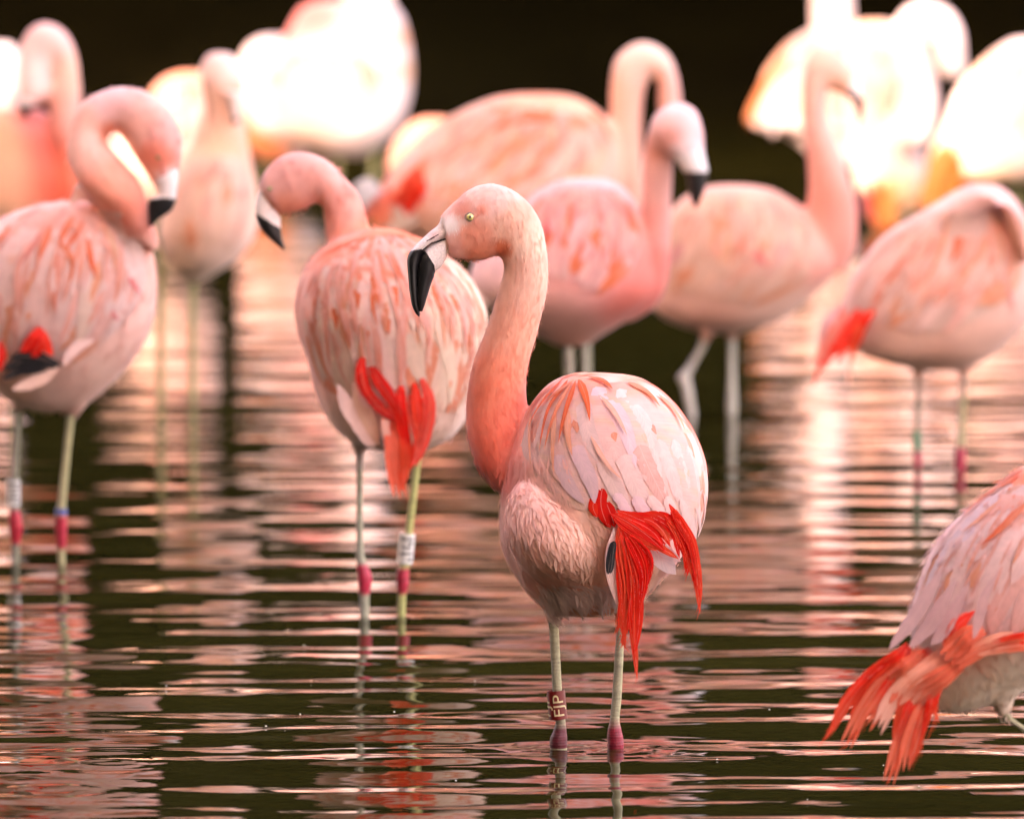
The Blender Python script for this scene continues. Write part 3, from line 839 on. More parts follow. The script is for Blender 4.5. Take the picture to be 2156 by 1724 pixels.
for pts, w_, c in (   # the long pale tertials that make the big shapes of the wing
    (((930, 280), (945, 420), (1000, 590), (1150, 770)), 34, W1), (((1000, 190), (1120, 300), (1210, 480), (1260, 700)), 38, W2), (((1150, 200), (1290, 330), (1370, 520), (1420, 760)), 40, W1),
    (((880, 560), (930, 690), (990, 800), (1000, 930)), 34, W2), (((760, 620), (800, 740), (860, 840), (940, 930)), 30, W2), (((1060, 640), (1100, 760), (1160, 880), (1250, 1000)), 36, W1),
    (((1180, 620), (1240, 760), (1300, 900), (1400, 1035)), 40, W1), (((1280, 560), (1350, 720), (1420, 860), (1500, 1020)), 40, PALE), (((1400, 520), (1480, 700), (1530, 850), (1560, 1020)), 36, W1),
    (((1500, 520), (1570, 700), (1610, 900), (1640, 1130)), 34, W1), (((1590, 560), (1650, 750), (1680, 950), (1700, 1120)), 30, PALER)):
    S2(pts, w_, c, c*.97, .0035, 'long')
stk = stk[20:]+stk[:20]
wg = wing(bird, dr, D, Lb, Rb, 8, 14, .42, wc1, .0026, stk, over=2.3, jag=.05, extra=0)
# ragged lower wing edge, free tips
for (pts, w_, c) in ((((1640, 950), (1680, 1060), (1700, 1130), (1716, 1172)), 13, PALER), (((1600, 980), (1630, 1080), (1645, 1150), (1648, 1190)), 14, PALER), (((1690, 850), (1725, 980), (1730, 1080), (1722, 1160)), 10, PALER),
                     (((1340, 880), (1390, 950), (1420, 1000), (1415, 1040)), 26, PALER), (((1250, 880), (1290, 950), (1320, 990), (1330, 1022)), 26, W2), (((1450, 880), (1480, 960), (1500, 1010), (1510, 1050)), 26, W1), (((1130, 860), (1170, 920), (1200, 970), (1220, 1015)), 22, W2),
                     (((1540, 900), (1580, 1000), (1610, 1080), (1630, 1140)), 24, W1)):
    pp = [T2(z) for z in pts]; pts3, nr = draped_pts(dr, pp, .006, .012)
    feather(wg, pts3, nr, w_/2/px(D), 'blade', c, c, jag=.15)
# red coverts, tail and hanging feathers (depth towards the camera)
def H(pts, w_, c0, c1=None, dep=-.15, kind='long', roll=0, jag=.12, nm='tail_feather', b=0, side=1, dd=0.0):
    q = [(*T2(z), dep+dd*i/(len(pts)-1)) for i, z in enumerate(pts)]
    o = hang(bird, q, w_, D, c0, c0 if c1 is None else c1, kind, roll, nm, jag=jag)
    if b: barbs(bird, q, D, c0, b, 20, side)
    return o
HR = L(.88, .055, .02); HO = L(.88, .13, .06)
for pts, w_, c in ((((1055, 800), (1040, 880), (1040, 960), (1080, 1060)), 26, RED), (((1050, 850), (1000, 900), (985, 950), (1020, 1010)), 20, HR), (((1060, 880), (1085, 950), (1110, 1010), (1125, 1070)), 26, RED),
                   (((1000, 920), (1040, 990), (1070, 1030), (1100, 1075)), 18, RED)):
    pts3, nr = draped_pts(dr, [T2(z) for z in pts], .001, .009); feather(bird, pts3, nr, w_/2/px(D), 'blade', c, c, name='tail_feather')
for pts, w_, c0, c1 in (
    (((1100, 990), (1200, 1060), (1330, 1150), (1545, 1285)), 26, RED, HO), (((1130, 985), (1230, 1030), (1350, 1100), (1470, 1200)), 34, HR, RED), (((1180, 1000), (1290, 1030), (1400, 1090), (1490, 1190)), 34, RED, RED),
    (((1280, 1005), (1380, 1020), (1460, 1080), (1520, 1180)), 34, HR, HO), (((1330, 1010), (1430, 1020), (1530, 1100), (1580, 1260)), 32, RED, RED), (((1130, 1020), (1200, 1110), (1300, 1180), (1400, 1230)), 16, HO, HO)):
    H(pts, w_, c0, c1, -.150, b=16, dd=-.01)
for pts, w_, c0, c1, b_ in (
    (((1480, 930), (1560, 1060), (1640, 1230), (1680, 1640)), 22, HR, HO, 70), (((1490, 980), (1560, 1120), (1620, 1300), (1650, 1450)), 20, RED, HO, 50), (((1450, 1000), (1530, 1100), (1590, 1250), (1600, 1390)), 20, HR, RED, 50),
    (((1520, 1000), (1610, 1160), (1670, 1330), (1690, 1560)), 12, HR, HO, 40)):
    H(pts, w_, c0, c1, -.155, b=b_, side=1)
o = H(((1230, 1110), (1330, 1180), (1420, 1270), (1525, 1385)), 42, PALER, L(.86, .70, .66), -.135, 'blade', jag=.03)
H(((1250, 1130), (1350, 1160), (1450, 1240), (1555, 1300)), 30, PALER, PALER, -.13, 'blade', jag=.03)
# black flight feather tip showing below the flank
H(((1128, 1170), (1108, 1230), (1095, 1310), (1085, 1385)), 15, BLACK*1.5, BLACK*1.5, -.166, 'blade', jag=.03, nm='flight_feather')
H(((1130, 1180), (1118, 1260), (1110, 1330), (1100, 1380)), 10, BLACK*2, BLACK*2, -.167, 'blade', jag=.03, nm='flight_feather')
H(((1125, 1085), (1105, 1250), (1110, 1400), (1160, 1600)), 24, PALER, L(.84, .58, .50), -.151, 'long', jag=.02)
for pts, w_, c0, c1, b_ in (
    (((1150, 1080), (1170, 1250), (1200, 1480), (1150, 1740)), 26, HO, HR, 46), (((1170, 1090), (1230, 1280), (1260, 1500), (1240, 1760)), 28, HR, HR, 40), (((1180, 1090), (1260, 1240), (1310, 1400), (1290, 1620)), 26, RED, RED, 40),
    (((1190, 1100), (1290, 1200), (1350, 1300), (1330, 1480)), 20, RED, RED, 30), (((1160, 1090), (1190, 1350), (1215, 1600), (1175, 1860)), 15, HO, HO, 40), (((1200, 1200), (1235, 1450), (1245, 1700), (1275, 2055)), 19, HR, HO, 30),
    (((1220, 1150), (1280, 1400), (1290, 1650), (1262, 1900)), 16, HR, HR, 30), (((1140, 1150), (1160, 1400), (1180, 1650), (1195, 1870)), 14, HR, HO, 30)):
    H(pts, w_, c0, c1, -.156-.002*rnd(), b=b_, side=-1 if rnd() < .5 else 1)
barbs(bird, [(*T2((1170, 1600)), -.158), (*T2((1160, 1720)), -.158), (*T2((1170, 1830)), -.158)], D, HO, 50, 26, -1, .9)
# small downy feathers of flank, belly and neck
lower = lambda u, v, co: (v > 960) & ~((v < 1075) & (u > 1200)) & ~((u > 1330) & (v < 1180)) & (v < 1305)
down(bird, body, 6000, .022, .0045, f1, flow=Vector((.35, -.25, -.9)), lift=.012, mask=lower, var=.02)
down(bird, body, 5000, .014, .0010, lambda u, v, c: f1(u, v, c)*1.05, flow=Vector((.5, -.3, -.7)), lift=.10, mask=lower, var=.04)
# the fluffy rim of the flank against the shaded belly
rimm = lambda u, v, co: (np.abs(v-(1250-.0*u)) < 22) & (u > 1130) & (u < 1290) & (co[:, 1] < D-.02)
down(bird, body, 500, .026, .004, lambda u, v, c: np.tile(L(.82, .62, .55), (len(u), 1)), flow=Vector((.5, -.3, -.9)), lift=.35, mask=rimm)
ndir = lambda u, v, co: (v < 1000) & (u < 1160) & ~((v > 800) & (u > 1100))
down(bird, body, 10000, .0095, .0010, lambda u, v, c: f1(u, v, c)*1.03, var=.03, flow=Vector((.05, 0, -1)), lift=.05, name='neck_down', mask=ndir, off=0)
# legs
l1 = leg(bird, D, [(1165, 1270, 28), (1165, 1300, 21), (1166, 1320, 21), (1170, 1390, 20), (1173, 1447, 20), (1177, 1490, 20), (1180, 1517, 21), (1179, 1535, 27), (1176, 1555, 37), (1176, 1572, 37), (1178, 1590, 32)], joint=(1512, 1700, 24), joint_col=L(.12, .006, .012))
l2 = leg(bird, D, [(1308, 1270, 24), (1308, 1300, 18), (1306, 1340, 17), (1304, 1370, 18), (1299, 1462, 20), (1295, 1505, 20), (1294, 1520, 22), (1294, 1540, 31), (1296, 1560, 35), (1296, 1578, 35), (1296, 1595, 31)], joint=(1508, 1700, 26), joint_col=L(.27, .008, .022))
ring(bird, D, (1170, 1453), (1176, 1513), 39, L(.19, .006, .004), text='FJP', mark_col=L(.72, .60, .34))

# ---------- generic helper for the other birds
def flamingo(label, u0, d, lofts, splats, base, voxel=.006, sm=6, dn=0):
    b_ = root('flamingo', base_of(u0, d), label)
    body = fuse('body', lofts, voxel, sm, M_BODY, b_)
    fn = lambda u, v, co: field(splats, u, v, base)
    paint(body, fn)
    if dn: down(b_, body, dn, .018, .004, fn, flow=Vector((.1, -.2, -1)), lift=.25)
    return b_, body, Drape(body, d), fn
def bill(b_, d, pairs, depth, off, test, name='bill', white=L(.78, .66, .62)):
    o = mesh_obj(name, *loft(pairs, d, 20, 5, depth=depth, doff=off), M_BILL, b_)
    densify(o, 1)
    paint(o, lambda u, v, co: np.where(test(u, v)[:, None], BLACK, white))
    return o
def streak_set(dr, d, lines, c, w_):
    return [(ln, w_*random.uniform(.8, 1.25), c*.75+PALE*.25, c, .007, 'lance') for ln in lines]
def wcol(c, c2=None, streak=None, ps=0.0, top=None):
    def fn(s, t):
        k = rnd(); cc = c*(1-k)+(c2 if c2 is not None else c)*k
        tip = cc
        if streak is not None and rnd() < ps: cc = streak*.6+cc*.4; tip = streak
        if top is not None and t < .18: cc = top*.6+cc*.4
        return cc, tip
    return fn

# ---------- 2: bird behind, centre-left, head turned left
def Z2(z): return (505.3+z[0]/2.193, 303.2+z[1]/2.193)
d2 = dist_of(1300)
b2rows = [(482, 775, 825), (490, 745, 852), (505, 702, 892), (530, 668, 932), (560, 643, 968), (600, 627, 1001), (650, 620, 1023), (700, 628, 1026), (750, 645, 1020), (800, 658, 1009), (850, 674, 994), (900, 705, 970), (928, 740, 938), (944, 785, 900)]
nk2 = [(550, 395, 552, 412), (546, 385, 578, 446), (560, 356, 598, 451), (596, 326, 633, 445), (642, 320, 662, 430), (688, 337, 677, 432), (724, 371, 682, 450), (754, 408, 684, 475), (770, 449, 687, 505), (780, 490, 692, 530), (800, 540, 700, 570)]
th2 = loft([(700, 880, 790, 890), (733, 925, 775, 930), (745, 950, 769, 950), (750, 975, 764, 975)], d2, 16, 4, depth=[.05, .02, .009, .006])
th2b = loft([(850, 890, 950, 890), (862, 930, 905, 930), (870, 955, 890, 955), (873, 972, 887, 972)], d2, 16, 4, depth=[.05, .02, .009, .006])
ROSE = L(.74, .40, .36)
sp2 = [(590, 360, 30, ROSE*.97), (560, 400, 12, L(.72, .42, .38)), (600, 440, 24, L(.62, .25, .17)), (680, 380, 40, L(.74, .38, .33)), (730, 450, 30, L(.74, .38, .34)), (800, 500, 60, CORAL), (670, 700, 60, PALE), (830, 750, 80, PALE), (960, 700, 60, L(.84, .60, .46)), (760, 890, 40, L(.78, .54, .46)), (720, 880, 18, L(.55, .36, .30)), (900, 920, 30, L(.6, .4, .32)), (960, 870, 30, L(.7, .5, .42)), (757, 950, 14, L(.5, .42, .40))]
bird2, body2, dr2, f2 = flamingo('flamingo with head bent down left and white ring above one red knee', 800, d2,
    [loft(rows(b2rows), d2, 40, 4, depth=.17, doff=.02), loft(nk2, d2, 24, 4, depth=[.012, .02, .026, .03, .032, .034, .036, .038, .042, .05, .05], doff=[.08]*8+[.07, .06, .04]), th2, th2b], sp2, PALE, .005, 5, 1800)
bill(bird2, d2, [(547, 395, 582, 445), (541, 415, 590, 455), (537, 440, 591, 468), (540, 464, 592, 482), (550, 484, 594, 500), (566, 502, 597, 512), (584, 517, 599, 520), (597, 527, 601, 527)], [.014, .016, .017, .017, .015, .011, .007, .002], .08,
     lambda u, v: v > 448+(u-537)*.62)
eye(bird2, 568, 398, d2, 5, .052, True)
def w2(s, t):
    k = rnd()
    c = L(.82, .56, .50)*(1-k)+L(.86, .66, .56)*k
    if s > .6: c = c*.5+L(.86, .60, .44)*.5
    tip = c
    if t < .3 and rnd() < .7: c = CORAL*.7+c*.3; tip = CORAL
    elif rnd() < .26: tip = L(.84, .34, .22); c = c*.5+tip*.5
    return c, tip
st2 = []
for a, w_, c in (
    (((600, 450), (450, 520), (330, 640), (290, 900)), 13, CORAL), (((610, 470), (480, 560), (390, 700), (350, 880)), 13, CORAL), (((620, 480), (540, 600), (480, 760), (490, 950)), 12, OR3), (((640, 460), (650, 600), (600, 700), (640, 850)), 15, CORAL),
    (((640, 430), (560, 440), (450, 480), (340, 560)), 14, CORAL), (((660, 470), (700, 530), (720, 600), (760, 640)), 12, CORAL), (((900, 560), (980, 700), (1030, 850), (1060, 940)), 14, CORAL), (((980, 560), (1060, 660), (1110, 780), (1120, 900)), 12, OR2),
    (((870, 600), (920, 700), (930, 850), (940, 950)), 11, OR3), (((560, 800), (570, 900), (560, 1000), (580, 1080)), 12, OR3), (((720, 450), (800, 470), (880, 520), (960, 600)), 16, OR2), (((620, 440), (700, 420), (760, 430), (820, 470)), 16, CORAL),
    (((300, 620), (270, 720), (270, 830), (300, 940)), 10, OR2), (((520, 620), (480, 700), (470, 800), (480, 900)), 13, OR3), (((1050, 640), (1110, 760), (1135, 860), (1130, 960)), 9, OR2),
    (((440, 700), (400, 850), (410, 1000), (440, 1080)), 30, PALER), (((560, 640), (620, 800), (640, 950), (720, 1170)), 34, PALER), (((700, 700), (760, 900), (820, 1050), (860, 1130)), 34, L(.86, .64, .52)), (((860, 760), (940, 900), (980, 1050), (960, 1200)), 40, L(.86, .66, .52)), (((480, 760), (520, 900), (540, 1020), (570, 1080)), 18, PALER)):
    st2.append(([Z2(z) for z in a], w_, c*.85+PALE*.15, c, .007, 'lance' if w_ < 20 else 'long'))
st2 = st2[15:]+st2[:15]
wing(bird2, dr2, d2, [Z2(z) for z in ((560, 430), (360, 540), (280, 700), (300, 900), (360, 1080), (470, 1150))], [Z2(z) for z in ((740, 420), (960, 540), (1110, 720), (1135, 900), (1080, 1100), (1000, 1250))], 7, 18, .5, w2, .005, st2, over=1.7, extra=70, ecol=L(.86, .30, .20), ew=12)
def H2(pts, w_, c0, c1=None, dep=-.165, kind='long', nm='tail_feather', f=Z2, bb=None, dd=d2, jag=.1):
    return hang(bb or bird2, [(*f(z), dep+(.04 if i_ == 0 and nm == 'tail_feather' else 0)) for i_, z in enumerate(pts)], w_, dd, c0, c0 if c1 is None else c1, kind, 0, nm, jag=jag)
for pts, w_, c in ((((575, 960), (560, 1050), (590, 1150), (680, 1240)), 25, RED*.8), (((590, 1000), (640, 1090), (700, 1180), (760, 1290)), 27, RED*.8), (((560, 1100), (600, 1170), (660, 1230), (740, 1280)), 22, L(.6, .02, .015)),
                   (((750, 1090), (740, 1200), (760, 1330), (800, 1480)), 26, RED), (((830, 1060), (870, 1180), (860, 1330), (810, 1490)), 27, L(.82, .10, .07)), (((800, 1080), (820, 1200), (830, 1350), (790, 1500)), 27, HR), (((780, 1140), (800, 1260), (830, 1380), (800, 1480)), 22, L(.86, .16, .11)),
                   (((700, 1200), (700, 1350), (710, 1480), (740, 1635)), 32, L(.84, .16, .09)), (((730, 1240), (760, 1380), (760, 1500), (745, 1600)), 24, HO), (((690, 1220), (670, 1280), (680, 1360), (710, 1420)), 18, L(.84, .45, .36))):
    H2(pts, w_, c)
for pts, w_, c in ((((560, 1140), (560, 1240), (590, 1320), (620, 1400)), 40, PALER), (((520, 1100), (560, 1200), (600, 1290), (640, 1390)), 34, L(.84, .54, .42)), (((450, 1110), (500, 1210), (550, 1300), (600, 1400)), 34, PALER), (((650, 1310), (665, 1350), (670, 1390), (665, 1410)), 16, L(.35, .3, .32))):
    H2(pts, w_, c, dep=-.14, nm='flank_feather')
leg(bird2, d2, [(757, 950, 18), (757, 985, 14), (757, 1080, 13), (758, 1150, 15), (760, 1180, 20), (768, 1215, 30), (767, 1245, 24), (767, 1262, 20), (768, 1302, 18), (768, 1320, 18)], joint=(1182, 1245, 10), joint_col=L(.50, .02, .05), base_col=L(.36, .36, .27), thigh_col=L(.5, .42, .40))
leg(bird2, d2, [(880, 945, 18), (876, 990, 16), (868, 1060, 16), (860, 1130, 16), (854, 1180, 20), (848, 1205, 27), (848, 1232, 25), (846, 1255, 18), (845, 1302, 16), (845, 1320, 16)], joint=(1190, 1245, 10), joint_col=L(.40, .015, .035), base_col=L(.42, .42, .16))
MARKS = [(.1, .2, -1.0, -.3), (.1, .3, .1, .2), (.3, .38, -.9, .7), (.45, .7, -.6, -.45), (.5, .58, -.4, .6), (.66, .74, -.9, -.1), (.62, .9, .3, .45), (.8, .88, -.9, .9), (.2, .34, .6, .8)]
ring(bird2, d2, (858, 1123), (852, 1185), 33, L(.72, .70, .64), marks=MARKS, mark_col=L(.08, .08, .07))

# ---------- 3: left bird, neck curled round
def Z3(z): return (z[0]/2.399, 157.2+z[1]/2.399)
d3 = dist_of(1190)
b3rows = [(425, 120, 225), (436, 60, 255), (465, -10, 290), (505, -60, 315), (560, -95, 328), (620, -110, 331), (680, -105, 322), (730, -85, 300), (780, -50, 264), (820, -10, 222), (850, 30, 182), (866, 75, 140)]
def PZ(f, lst): return [(*f(a), *f(b)) for a, b in lst]
nk3 = PZ(Z3, [((520, 720), (800, 900)), ((470, 640), (795, 800)), ((415, 570), (752, 670)), ((370, 500), (715, 560)), ((342, 420), (640, 460)), ((336, 330), (560, 375)), ((362, 220), (540, 325)), ((440, 120), (560, 300)), ((590, 62), (598, 292)), ((740, 85), (640, 340)), ((850, 170), (672, 395)), ((908, 280), (710, 450)), ((922, 370), (745, 505)), ((902, 480), (780, 560))])
dep3 = [.05, .052, .048, .044, .040, .036, .034, .033, .034, .036, .036, .034, .030, .022]
off3 = [-.02, -.04, -.06, -.06, -.05, -.04, -.03, -.03, -.03, -.04, -.05, -.06, -.065, -.07]
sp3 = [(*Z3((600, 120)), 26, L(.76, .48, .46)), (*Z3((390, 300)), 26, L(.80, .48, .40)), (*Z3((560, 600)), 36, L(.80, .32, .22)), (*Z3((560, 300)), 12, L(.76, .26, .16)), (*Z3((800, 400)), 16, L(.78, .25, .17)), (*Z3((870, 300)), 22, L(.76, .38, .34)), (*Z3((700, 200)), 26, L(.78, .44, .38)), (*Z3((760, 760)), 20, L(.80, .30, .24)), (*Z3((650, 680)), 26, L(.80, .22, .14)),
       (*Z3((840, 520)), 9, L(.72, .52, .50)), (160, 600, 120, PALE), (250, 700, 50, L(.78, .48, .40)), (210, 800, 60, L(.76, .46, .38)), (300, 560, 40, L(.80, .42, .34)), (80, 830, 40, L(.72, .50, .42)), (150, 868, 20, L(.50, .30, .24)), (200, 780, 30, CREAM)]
bird3, body3, dr3, f3 = flamingo('flamingo by the left edge, neck curled round, bill down beside its breast', 130, d3,
    [loft(rows(b3rows), d3, 36, 4, depth=.14, doff=.02), loft(nk3, d3, 24, 4, depth=dep3, doff=off3),
     loft([(110, 800, 210, 800), (130, 850, 185, 850), (140, 875, 165, 875)], d3, 16, 4, depth=[.04, .02, .008]), loft([(0, 800, 90, 800), (20, 840, 60, 840), (30, 868, 48, 868)], d3, 16, 4, depth=[.04, .02, .008], doff=.03)], sp3, PALE, .005, 5, 1500)
bill(bird3, d3, PZ(Z3, [((898, 470), (775, 540)), ((900, 530), (790, 570)), ((893, 590), (790, 610)), ((888, 640), (755, 625)), ((862, 690), (745, 665)), ((800, 735), (748, 710)), ((762, 775), (752, 765))]), [.018, .017, .016, .015, .012, .008, .003], -.085,
     lambda u, v: v > 157.2+622/2.399+np.abs(u-345)*.12)
eye(bird3, *Z3((800, 420)), d3, 5, -.095, True)
# pale gap feathers seen through the neck loop, white tuft at the shoulder
H2(((360, 640), (410, 570), (450, 590), (510, 650)), 24, WHITE, dep=-.03, f=Z3, bb=bird3, dd=d3, nm='shoulder_feather')
H2(((350, 660), (400, 610), (450, 620), (490, 660)), 26, PALER, dep=-.04, f=Z3, bb=bird3, dd=d3, nm='shoulder_feather')
st3 = []
for a, w_, c in ((((230, 780), (200, 830), (150, 900), (100, 970)), 16, L(.84, .34, .28)), (((260, 770), (240, 830), (215, 890), (195, 940)), 14, CORAL), (((370, 720), (340, 780), (310, 820), (300, 880)), 18, CORAL), (((420, 740), (390, 800), (360, 850), (340, 890)), 12, ORANGE), (((300, 850), (350, 900), (370, 970), (350, 1060)), 14, OR2),
                 (((440, 830), (450, 900), (460, 960), (480, 1030)), 17, ORANGE), (((290, 900), (300, 1000), (280, 1100), (270, 1200)), 12, CORAL), (((550, 850), (570, 900), (575, 960), (570, 1000)), 11, OR3), (((640, 1020), (660, 1050), (680, 1080), (700, 1105)), 12, L(.80, .22, .22)), (((550, 1190), (565, 1210), (580, 1225), (590, 1240)), 14, L(.80, .32, .30)),
                 (((60, 760), (30, 800), (0, 850), (-40, 900)), 14, OR2), (((500, 1330), (450, 1380), (400, 1420), (350, 1450)), 20, L(.84, .42, .30)), (((500, 760), (540, 800), (560, 860), (600, 930)), 18, L(.84, .5, .36)), (((60, 1180), (40, 1280), (20, 1380), (10, 1450)), 12, OR3),
                 (((330, 950), (330, 1100), (300, 1250), (290, 1400)), 30, PALER), (((230, 950), (200, 1100), (120, 1250), (60, 1400)), 34, PALER), (((430, 960), (450, 1120), (420, 1260), (380, 1400)), 36, L(.84, .62, .52)), (((150, 900), (100, 1050), (30, 1250), (0, 1500)), 34, PALER), (((560, 980), (560, 1100), (520, 1250), (450, 1350)), 40, PALE), (((480, 1330), (420, 1330), (370, 1380), (330, 1460)), 22, PALER)):
    st3.append(([Z3(z) for z in a], w_, c*.85+PALE*.15, c, .007, 'lance' if w_ < 21 else 'long'))
st3 = st3[14:]+st3[:14]
wing(bird3, dr3, d3, [(90, 432), (10, 480), (-50, 560), (-60, 660), (-40, 740), (0, 790)], [(240, 445), (290, 500), (305, 570), (285, 640), (230, 700), (150, 745)], 7, 15, .5, wcol(L(.82, .58, .52), PALER, OR3, .12, L(.82, .40, .32)), .005, st3, over=1.7, extra=45, ew=13)
for pts, w_, c in ((((60, 1430), (120, 1420), (200, 1430), (320, 1470)), 26, BLACK), (((20, 1490), (100, 1450), (180, 1450), (290, 1480)), 24, BLACK), (((10, 1540), (90, 1500), (160, 1490), (240, 1490)), 22, BLACK*1.5), (((50, 1500), (120, 1470), (180, 1470), (260, 1460)), 26, BLACK)):
    H2(pts, w_, c, dep=-.145, f=Z3, bb=bird3, dd=d3, nm='flight_feather')
for pts, w_, c in ((((210, 1260), (180, 1320), (140, 1370), (100, 1400)), 26, RED), (((215, 1280), (220, 1330), (240, 1380), (270, 1420)), 24, HR), (((0, 1340), (10, 1400), (5, 1450), (0, 1500)), 16, RED), (((200, 1330), (190, 1370), (180, 1400), (160, 1425)), 24, RED)):
    H2(pts, w_, c, dep=-.150, f=Z3, bb=bird3, dd=d3)
for pts, w_, c in ((((300, 1470), (230, 1520), (150, 1560), (60, 1590)), 28, CREAM), (((480, 1340), (400, 1370), (350, 1420), (320, 1470)), 22, PALER)):
    H2(pts, w_, c, dep=-.145, f=Z3, bb=bird3, dd=d3, nm='flank_feather')
leg(bird3, d3, [(38, 865, 16), (36, 930, 12), (32, 1010, 13), (30, 1062, 16), (31, 1085, 26), (33, 1110, 29), (33, 1135, 22), (33, 1160, 17), (33, 1190, 16), (33, 1205, 16)], joint=(1068, 1140, 10), joint_col=L(.48, .015, .03), base_col=L(.26, .26, .20))
leg(bird3, d3, [(150, 865, 18), (143, 930, 16), (136, 1000, 16), (130, 1060, 18), (128, 1085, 26), (128, 1115, 25), (129, 1145, 20), (129, 1165, 16), (130, 1190, 15), (130, 1205, 15)], joint=(1080, 1150, 10), joint_col=L(.46, .015, .035), base_col=L(.44, .40, .22))
ring(bird3, d3, (28, 1010), (28, 1065), 29, L(.66, .64, .60), marks=MARKS, mark_col=L(.08, .08, .07))
ring(bird3, d3, (129, 1070), (128, 1084), 25, L(.05, .09, .30))

# ---------- 4: right bird, head tucked away
def Z8(z): return (1235.3+z[0]/1.7063, 56.1+z[1]/1.7063)
d4 = dist_of(990)
b4rows = [(388, 2045, 2095), (400, 2015, 2118), (425, 1975, 2143), (455, 1925, 2160), (490, 1868, 2172), (530, 1830, 2182), (580, 1797, 2187), (630, 1778, 2180), (675, 1770, 2160), (710, 1778, 2132), (742, 1805, 2098), (764, 1870, 2062), (777, 1925, 2040)]
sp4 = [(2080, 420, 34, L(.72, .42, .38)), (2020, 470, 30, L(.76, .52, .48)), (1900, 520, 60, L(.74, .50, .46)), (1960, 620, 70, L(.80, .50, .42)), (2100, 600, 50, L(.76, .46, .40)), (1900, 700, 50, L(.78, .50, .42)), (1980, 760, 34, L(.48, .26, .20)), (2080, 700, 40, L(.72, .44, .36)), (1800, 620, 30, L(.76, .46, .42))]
bird4, body4, dr4, f4 = flamingo('flamingo at the right with its head tucked into its back, green ring on one leg', 2000, d4,
    [loft(rows(b4rows), d4, 36, 4, depth=.14, doff=.02),
     loft([(2140, 500, 2165, 560), (2100, 430, 2170, 470), (2060, 395, 2110, 430), (2010, 415, 2050, 460), (1975, 450, 2010, 490)], d4, 20, 4, depth=[.03, .045, .045, .03, .015], doff=-.08),
     loft([(1895, 740, 1975, 740), (1918, 775, 1950, 775), (1927, 800, 1941, 800)], d4, 14, 4, depth=[.04, .02, .007]), loft([(1985, 740, 2070, 740), (2008, 772, 2050, 772), (2020, 795, 2036, 795)], d4, 14, 4, depth=[.04, .02, .007])], sp4, PALE*.95, .006, 5)
st4 = []
for a, w_, c in ((((1290, 720), (1340, 730), (1330, 800), (1310, 850)), 22, CORAL), (((1400, 700), (1440, 740), (1430, 800), (1390, 850)), 16, OR3), (((1300, 700), (1280, 780), (1250, 850), (1220, 930)), 14, OR3), (((1420, 760), (1380, 850), (1350, 900), (1320, 960)), 13, OR3), (((1450, 660), (1480, 730), (1490, 800), (1480, 860)), 12, OR3), (((1200, 780), (1120, 860), (1070, 950), (1040, 1020)), 12, OR2),
                 (((1260, 800), (1230, 900), (1200, 1000), (1160, 1080)), 16, L(.82, .50, .40)), (((1490, 880), (1510, 930), (1520, 980), (1530, 1030)), 12, L(.80, .38, .34)), (((1230, 700), (1150, 780), (1060, 880), (990, 1000)), 26, PALER*.95), (((1300, 840), (1280, 950), (1240, 1040), (1180, 1100)), 30, PALER*.95), (((1400, 860), (1380, 960), (1340, 1040), (1280, 1100)), 30, PALE)):
    st4.append(([Z8(z) for z in a], w_, c*.85+PALE*.15, c, .007, 'lance' if w_ < 24 else 'long'))
st4 = st4[8:]+st4[:8]
wing(bird4, dr4, d4, [(1950, 445), (1870, 495), (1815, 555), (1785, 620), (1785, 680)], [(2110, 450), (2150, 540), (2130, 610), (2060, 660), (1960, 700)], 6, 14, .5, wcol(L(.76, .50, .44), L(.80, .56, .48), OR3, .15), .005, st4, over=1.7, extra=45, ew=14)
for pts, w_, c in ((((930, 1010), (900, 1080), (870, 1150), (835, 1225)), 34, L(.80, .24, .18)), (((980, 1010), (950, 1080), (920, 1140), (880, 1200)), 30, HR), (((1010, 1020), (980, 1080), (960, 1140), (950, 1210)), 22, HO), (((1040, 1020), (1010, 1040), (990, 1080), (975, 1150)), 22, HR), (((920, 990), (870, 1060), (850, 1130), (835, 1200)), 24, L(.62, .36, .34)), (((930, 1080), (900, 1130), (870, 1180), (825, 1250)), 14, HR), (((950, 1130), (948, 1170), (945, 1210), (940, 1290)), 8, L(.8, .4, .32)), (((860, 1150), (840, 1200), (825, 1250), (815, 1300)), 6, HR)):
    H2(pts, w_, c, dep=-.12, f=Z8, bb=bird4, dd=d4)
leg(bird4, d4, [(1934, 775, 16), (1934, 830, 11), (1931, 905, 11), (1931, 945, 12), (1932, 962, 17), (1932, 980, 14), (1932, 992, 12), (1932, 1005, 12)], joint=(948, 982, 6), joint_col=L(.40, .02, .05), base_col=L(.16, .15, .11), thigh_col=L(.3, .2, .16))
leg(bird4, d4, [(2030, 775, 18), (2028, 830, 13), (2024, 905, 14), (2022, 935, 18), (2021, 958, 24), (2021, 980, 22), (2022, 992, 18), (2022, 1005, 16)], joint=(938, 1100, 6), joint_col=L(.40, .02, .05), base_col=L(.34, .32, .18), thigh_col=L(.42, .28, .22))
ring(bird4, d4, (1930, 906), (1931, 948), 17, L(.01, .18, .10))

